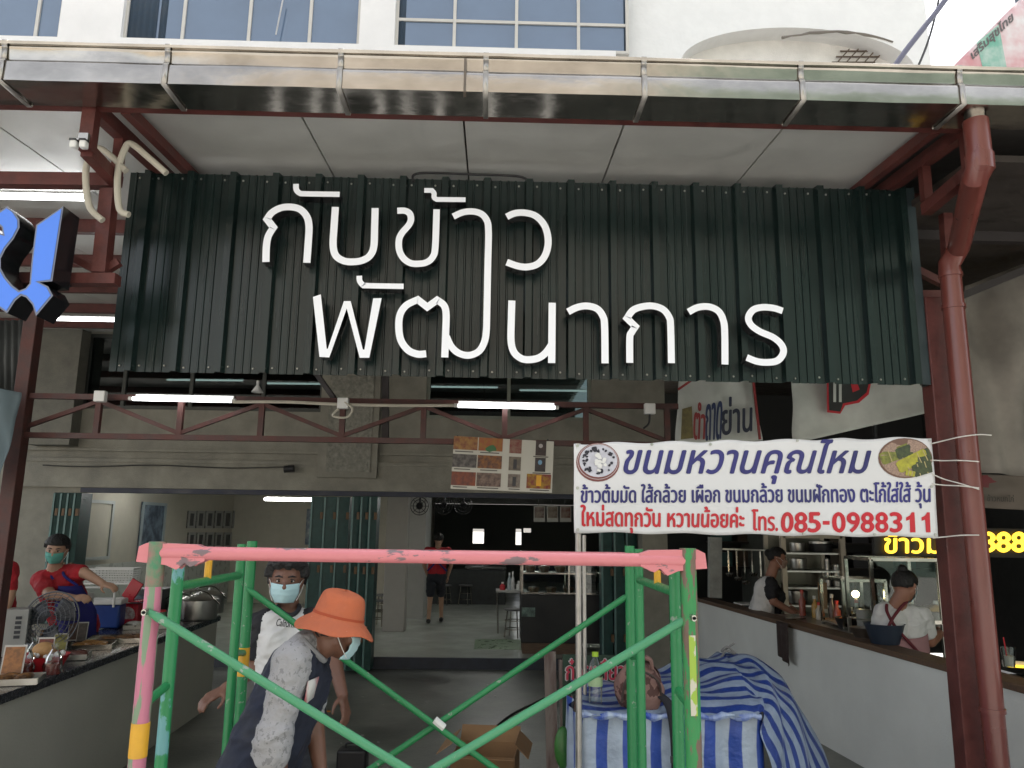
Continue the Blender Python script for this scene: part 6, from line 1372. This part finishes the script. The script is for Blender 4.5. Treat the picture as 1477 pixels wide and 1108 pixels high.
pts = [V((xa+L1*k/24, Y0-.02+.006*math.sin(k), zt_+.008*math.sin(k*1.7))) for k in range(25)]
MB().tube(pts, [.015+.005*math.sin(k*2.1) for k in range(25)], 8).build("rolled_hem", M("blue white hem", bl1, .5, col2=bl2, scale=4, stretch=(3, 1, 1)), t)
cart = thing("food_cart", "steel food cart hidden under the striped tarps", "cart", ((xa+xb)/2+.3, 4.8, 0))
MB().span((xa+.04, Y0+.06, .25), (xb-.04, 5.1, zt_-.03)).build("body", steel_dull, cart)
for sx in (xa+.1, xb-.1):
    for sy in (Y0+.12, 5.0): MB().tube([(sx, sy, 0), (sx, sy, .25)], .03, 8).build("leg", steel_dull, cart)
t = thing("striped_tarp", "big crumpled blue and white striped tarp draped over the hump behind the front cart", "tarp", ((xa+xb)/2+.35, 4.9, 0))
pk = P(1050, 950, 5.0); xe = X(1200, 5.05, 1108)
def drape(u, v):                                      # u across (left side, ridge, right flank); v in depth
    w_ = min(1, v/.72); e = math.sin(w_*math.pi/2); y = Y0-.035+1.33*v
    xl_ = xa+.03; xr_ = xb+.05+(xe-xb)*w_**.8; xrg = xb-.02+(pk.x-xb+.02)*w_**.8; hz = zt_+.02+(pk.z-zt_)*e
    wr = .016*math.sin(u*37+v*9)+.012*math.sin(v*31+u*11)+.010*math.sin(u*17-v*23)
    if u < .5:
        k = u/.5; x = xl_+(xrg-xl_)*k; z = zt_-.012+.03*min(1, v*12)+(hz-zt_)*(.25+.75*k**1.5)+wr*(.3+.7*w_)-.05*math.sin(k*math.pi)*w_
    else:
        k = (u-.5)/.5; x = xrg+(xr_-xrg)*(.75*k**.72+.25*k)+.02*math.sin(k*13+v*15); z = hz*(1-k**2.3)+wr*(1-k)
        y += -.10*math.sin(k*math.pi*.7)*w_+.035*math.sin(k*9+v*17)*k
    if v > .75: z -= .3*((v-.75)/.25)**2*(1 if u < .5 else 1-(u-.5)/.5)
    return V((x, y, max(z, .01)))
MB().grid(drape, 120, 70, 0, lambda u, v: (v*1.55+.16*abs(u-.5)+.035*math.sin(u*14)+.02*math.sin(u*37+v*5), u*2.4)).build("sheet", stripes("crumpled blue white sheet", (.27, .34, .46), (.018, .05, .25), .125, wob=.05), t, smooth=80)
mb = MB(); mb.tube(crv([pk+V((-.05, -.02, .0)), pk+V((-.02, -.03, .05)), pk+V((.04, -.02, .03)), pk+V((.0, 0, .07)), pk+V((-.03, .02, .04)), pk+V((.05, .02, .09))]), .008, 6); mb.build("tie_knot", M("grey tie", (.2, .2, .2), .7), t)
# bottle
Yo = 4.22; p = P(859, 1024, Yo); p.z = zt_+.012
t = thing("water_bottle", "clear plastic water bottle with a lime green cap standing on the striped tarp", "bottle", p)
MB().lathe([(0, 0), (.034, 0), (.037, .01), (.035, .05), (.037, .06), (.035, .09), (.037, .10), (.0365, .15), (.034, .17), (.038, .185), (.03, .215), (.014, .245), (.014, .255)], p, 20).build("bottle", clear, t)
MB().lathe([(.0385, .105), (.0385, .15)], p, 20).build("label", M("pale green label", (.35, .5, .28), .4), t)
MB().lathe([(.017, .25), (.017, .272), (0, .273)], p, 16).build("cap", M("lime cap", (.35, .55, .03), .4), t)
# backpack with strap
p = P(922, 1030, 4.18); p.z = zt_+.01
t = thing("backpack", "worn brown camouflage backpack lying on the striped tarp with a dangling strap", "backpack", (p.x, p.y, p.z))
brown = M("brown camouflage", (.07, .03, .025), .85, col2=(.20, .115, .10), thr=.5, scale=16, detail=3, bump=.5, bscale=14)
bb = MB(); bb.grid(lambda u, v: V((p.x+(.105+.02*math.sin(v*3))*math.copysign(abs(math.cos(2*math.pi*u))**.6, math.cos(2*math.pi*u))*math.sin(math.pi*min(1, .12+v*.88))**.45*(1+.05*math.sin(9*u*6.28+v*9)), p.y+.085*math.copysign(abs(math.sin(2*math.pi*u))**.7, math.sin(2*math.pi*u))*math.sin(math.pi*min(1, .12+v*.88))**.45, p.z+.25*v+.02*math.sin(u*12))), 40, 20)
bb.build("bag", brown, t, smooth=80)
MB().tube(crv([(p.x-.05, p.y-.06, p.z+.22), (p.x-.03, p.y-.09, p.z+.27), (p.x+.04, p.y-.08, p.z+.26), (p.x+.06, p.y-.05, p.z+.21)]), .012, 8).build("grab_handle", brown, t)
mb = MB()
zipm = M("dark zip", (.04, .025, .02), .6)
MB().tube(crv([(p.x-.10, p.y-.07, p.z+.05), (p.x-.08, p.y-.095, p.z+.16), (p.x, p.y-.1, p.z+.2), (p.x+.085, p.y-.09, p.z+.15), (p.x+.1, p.y-.06, p.z+.05)]), .006, 6).build("zip", zipm, t)
sp = [V((p.x+.07, p.y-.04, p.z+.10)), V((p.x+.13, p.y-.10, p.z+.05)), V((p.x+.15, Y0-.05, zt_-.05)), V((p.x+.155, Y0-.055, zt_-.25)), V((p.x+.155, Y0-.05, zt_-.55)), V((p.x+.15, Y0-.05, .3))]; sp = crv(sp)
mb = MB(); mb.grid(lambda u, v: sp[min(len(sp)-1, int(v*(len(sp)-1)))]+V(((u-.5)*.05, 0, 0)), 1, len(sp)-1); mb.build("strap", black_cloth, t, solid=.006)
MB().box(sp[22]+V((0, -.008, 0)), (.06, .01, .03)).build("buckle", black, t)
# noodle board leaning behind the pole
Yc = 4.75; t = thing("stall_board", "dark green stall board with pink Thai lettering standing left of the striped tarp", "sign board", (P(832, 1060, Yc).x, Yc, 0))
a_, b_ = P(812, 945, Yc), P(905, 945, Yc)
MB().span((a_.x, Yc, .35), (b_.x, Yc+.03, a_.z)).build("board", M("dark green board", (.012, .035, .02), .6, var=.4, scale=6), t); MB().bar((a_.x+.03, Yc+.02, 0), (a_.x+.03, Yc+.02, .35), .03, .03, 0, (0, 1, 0)).bar((b_.x-.03, Yc+.02, 0), (b_.x-.03, Yc+.02, .35), .03, .03, 0, (0, 1, 0)).build("feet", wood, t)
CB = lambda x, y, l=0: P(x, y, Yc-l)
mb = MB(); text_on(mb, "ก๋วยเตี๋ยว", [(816, 950), (902, 950), (902, 982), (816, 982)], CB, 0, 0, 1.4, .004); mb.build("lettering", M("white outline", (.45, .42, .42), .6), t)
mb = MB(); text_on(mb, "ก๋วยเตี๋ยว", [(817, 951), (901, 951), (901, 981), (817, 981)], CB, 0, 0, .6, .008); mb.build("lettering", M("pink red paint", (.40, .03, .06), .6), t)
mb = MB(); text_on(mb, "น้ำตก", [(818, 1005), (880, 1005), (880, 1024), (818, 1024)], CB, 0, 0, .9, .006); mb.build("lettering", MC["pink red paint"], t)
mb = MB(); text_on(mb, "โทร", [(818, 1030), (845, 1030), (845, 1046), (818, 1046)], CB, 0, 0, .5, .006); mb.build("lettering", M("lime paint", (.25, .35, .04), .6), t)
q0 = P(800, 940, 4.95); solo(MB().bar((q0.x, 4.95, 0), (q0.x-.03, 4.95, q0.z), .07, .03, 0, (0, 1, 0)).bar((q0.x+.09, 4.97, 0), (q0.x+.05, 4.97, q0.z-.05), .05, .03, 0, (0, 1, 0)), "old_frame", M("peeling red grey wood", (.10, .06, .055), .8, col2=(.2, .17, .15), scale=10, stretch=(2, 2, .4)), "weathered wooden frame standing at the left side of the stall board", "frame")
solo(MB().sphere(P(812, 1078, 4.6), .07, 0, 12, (.7, .7, 1.6)), "plastic_bag", M("green plastic bag", (.04, .16, .03), .4, var=.4, bump=.6, bscale=9), "crumpled green plastic bag beside the stall board's foot", "bag")
# cardboard box, cable, bits on the floor
p0, p1 = P(655, 1078, 6.1), P(748, 1078, 6.1); zb_ = P(700, 1094, 6.1).z; xm = (p0.x+p1.x)/2; wd = (p1.x-p0.x)
t = thing("cardboard_box", "open brown cardboard box on the dark terrace floor", "box", (xm, 6.35, 0)); R_ = Matrix.Rotation(-.12, 3, 'Z')
mb = MB(); c0 = V((xm, 6.35, 0))
for (cx_, cy_, a_, b_) in ((0, -.22, wd, .008), (0, .22, wd, .008), (-wd/2+.004, 0, .008, .43), (wd/2-.004, 0, .008, .43)): mb.box(c0+R_ @ V((cx_, cy_, zb_/2)), (a_, b_, zb_), 0, R_)
mb.box(c0+V((0, 0, .005)), (wd-.02, .42, .006), 0, R_); mb.build("carton", card, t)
for (cx_, cy_, a_, b_, rx_, ry_) in ((-wd/2-.055, 0, .14, .43, 0, -.6), (wd/2+.05, 0, .14, .43, 0, .75), (0, .27, wd, .14, .8, 0), (0, -.26, wd*.98, .13, -1.0, 0)):
    Rf = R_ @ Matrix.Rotation(rx_, 3, 'X') @ Matrix.Rotation(ry_, 3, 'Y'); mb = MB().box(c0+R_ @ V((cx_, cy_, zb_+(.045 if cy_ >= 0 else -.05))), (a_, b_, .006), 0, Rf); mb.build("flap", card, t)
cab = crv([PZ(798, 1000, .012), PZ(775, 1012, .012), PZ(742, 1028, .012), PZ(722, 1042, .012), PZ(712, 1054, .012), PZ(720, 1066, .012)]); solo(MB().tube(cab, .011, 6), "power_cable", black, "black power cable snaking over the terrace floor behind the cardboard box", "cable")
p = PZ(508, 1112, 0); t = thing("tool_case", "small black tool case on the floor between the workers and the cardboard box", "case", p)
MB().box((p.x, p.y, .09), (.24, .16, .17)).build("case", black, t, bevel=.02); MB().tube(crv([(p.x-.06, p.y, .17), (p.x-.05, p.y, .21), (p.x+.05, p.y, .21), (p.x+.06, p.y, .17)]), .01, 6).build("handle", black, t)
p = PZ(470, 1027, .002); solo(MB().box((p.x, p.y, .008), (.09, .05, .012), 0, Matrix.Rotation(.4, 3, 'Z')), "fruit_peel", M("orange peel", (.5, .2, .03), .6), "scrap of orange peel on the dark terrace floor", "peel", bevel=.004)
random.seed(21)
for k in range(14):
    p = PZ(random.uniform(470, 790), random.uniform(985, 1095), .002); s = random.uniform(.012, .03)
    solo(MB().poly([(p.x+s*random.uniform(.6, 1)*math.cos(a), p.y+s*random.uniform(.6, 1)*math.sin(a), .004) for a in (0, 1.3, 2.4, 3.6, 5)]), "litter_scrap", M("pale scrap", (.4, .39, .36), .8), "tiny pale scrap of litter on the dark terrace floor", "litter", "scraps of litter on the terrace", solid=.003)
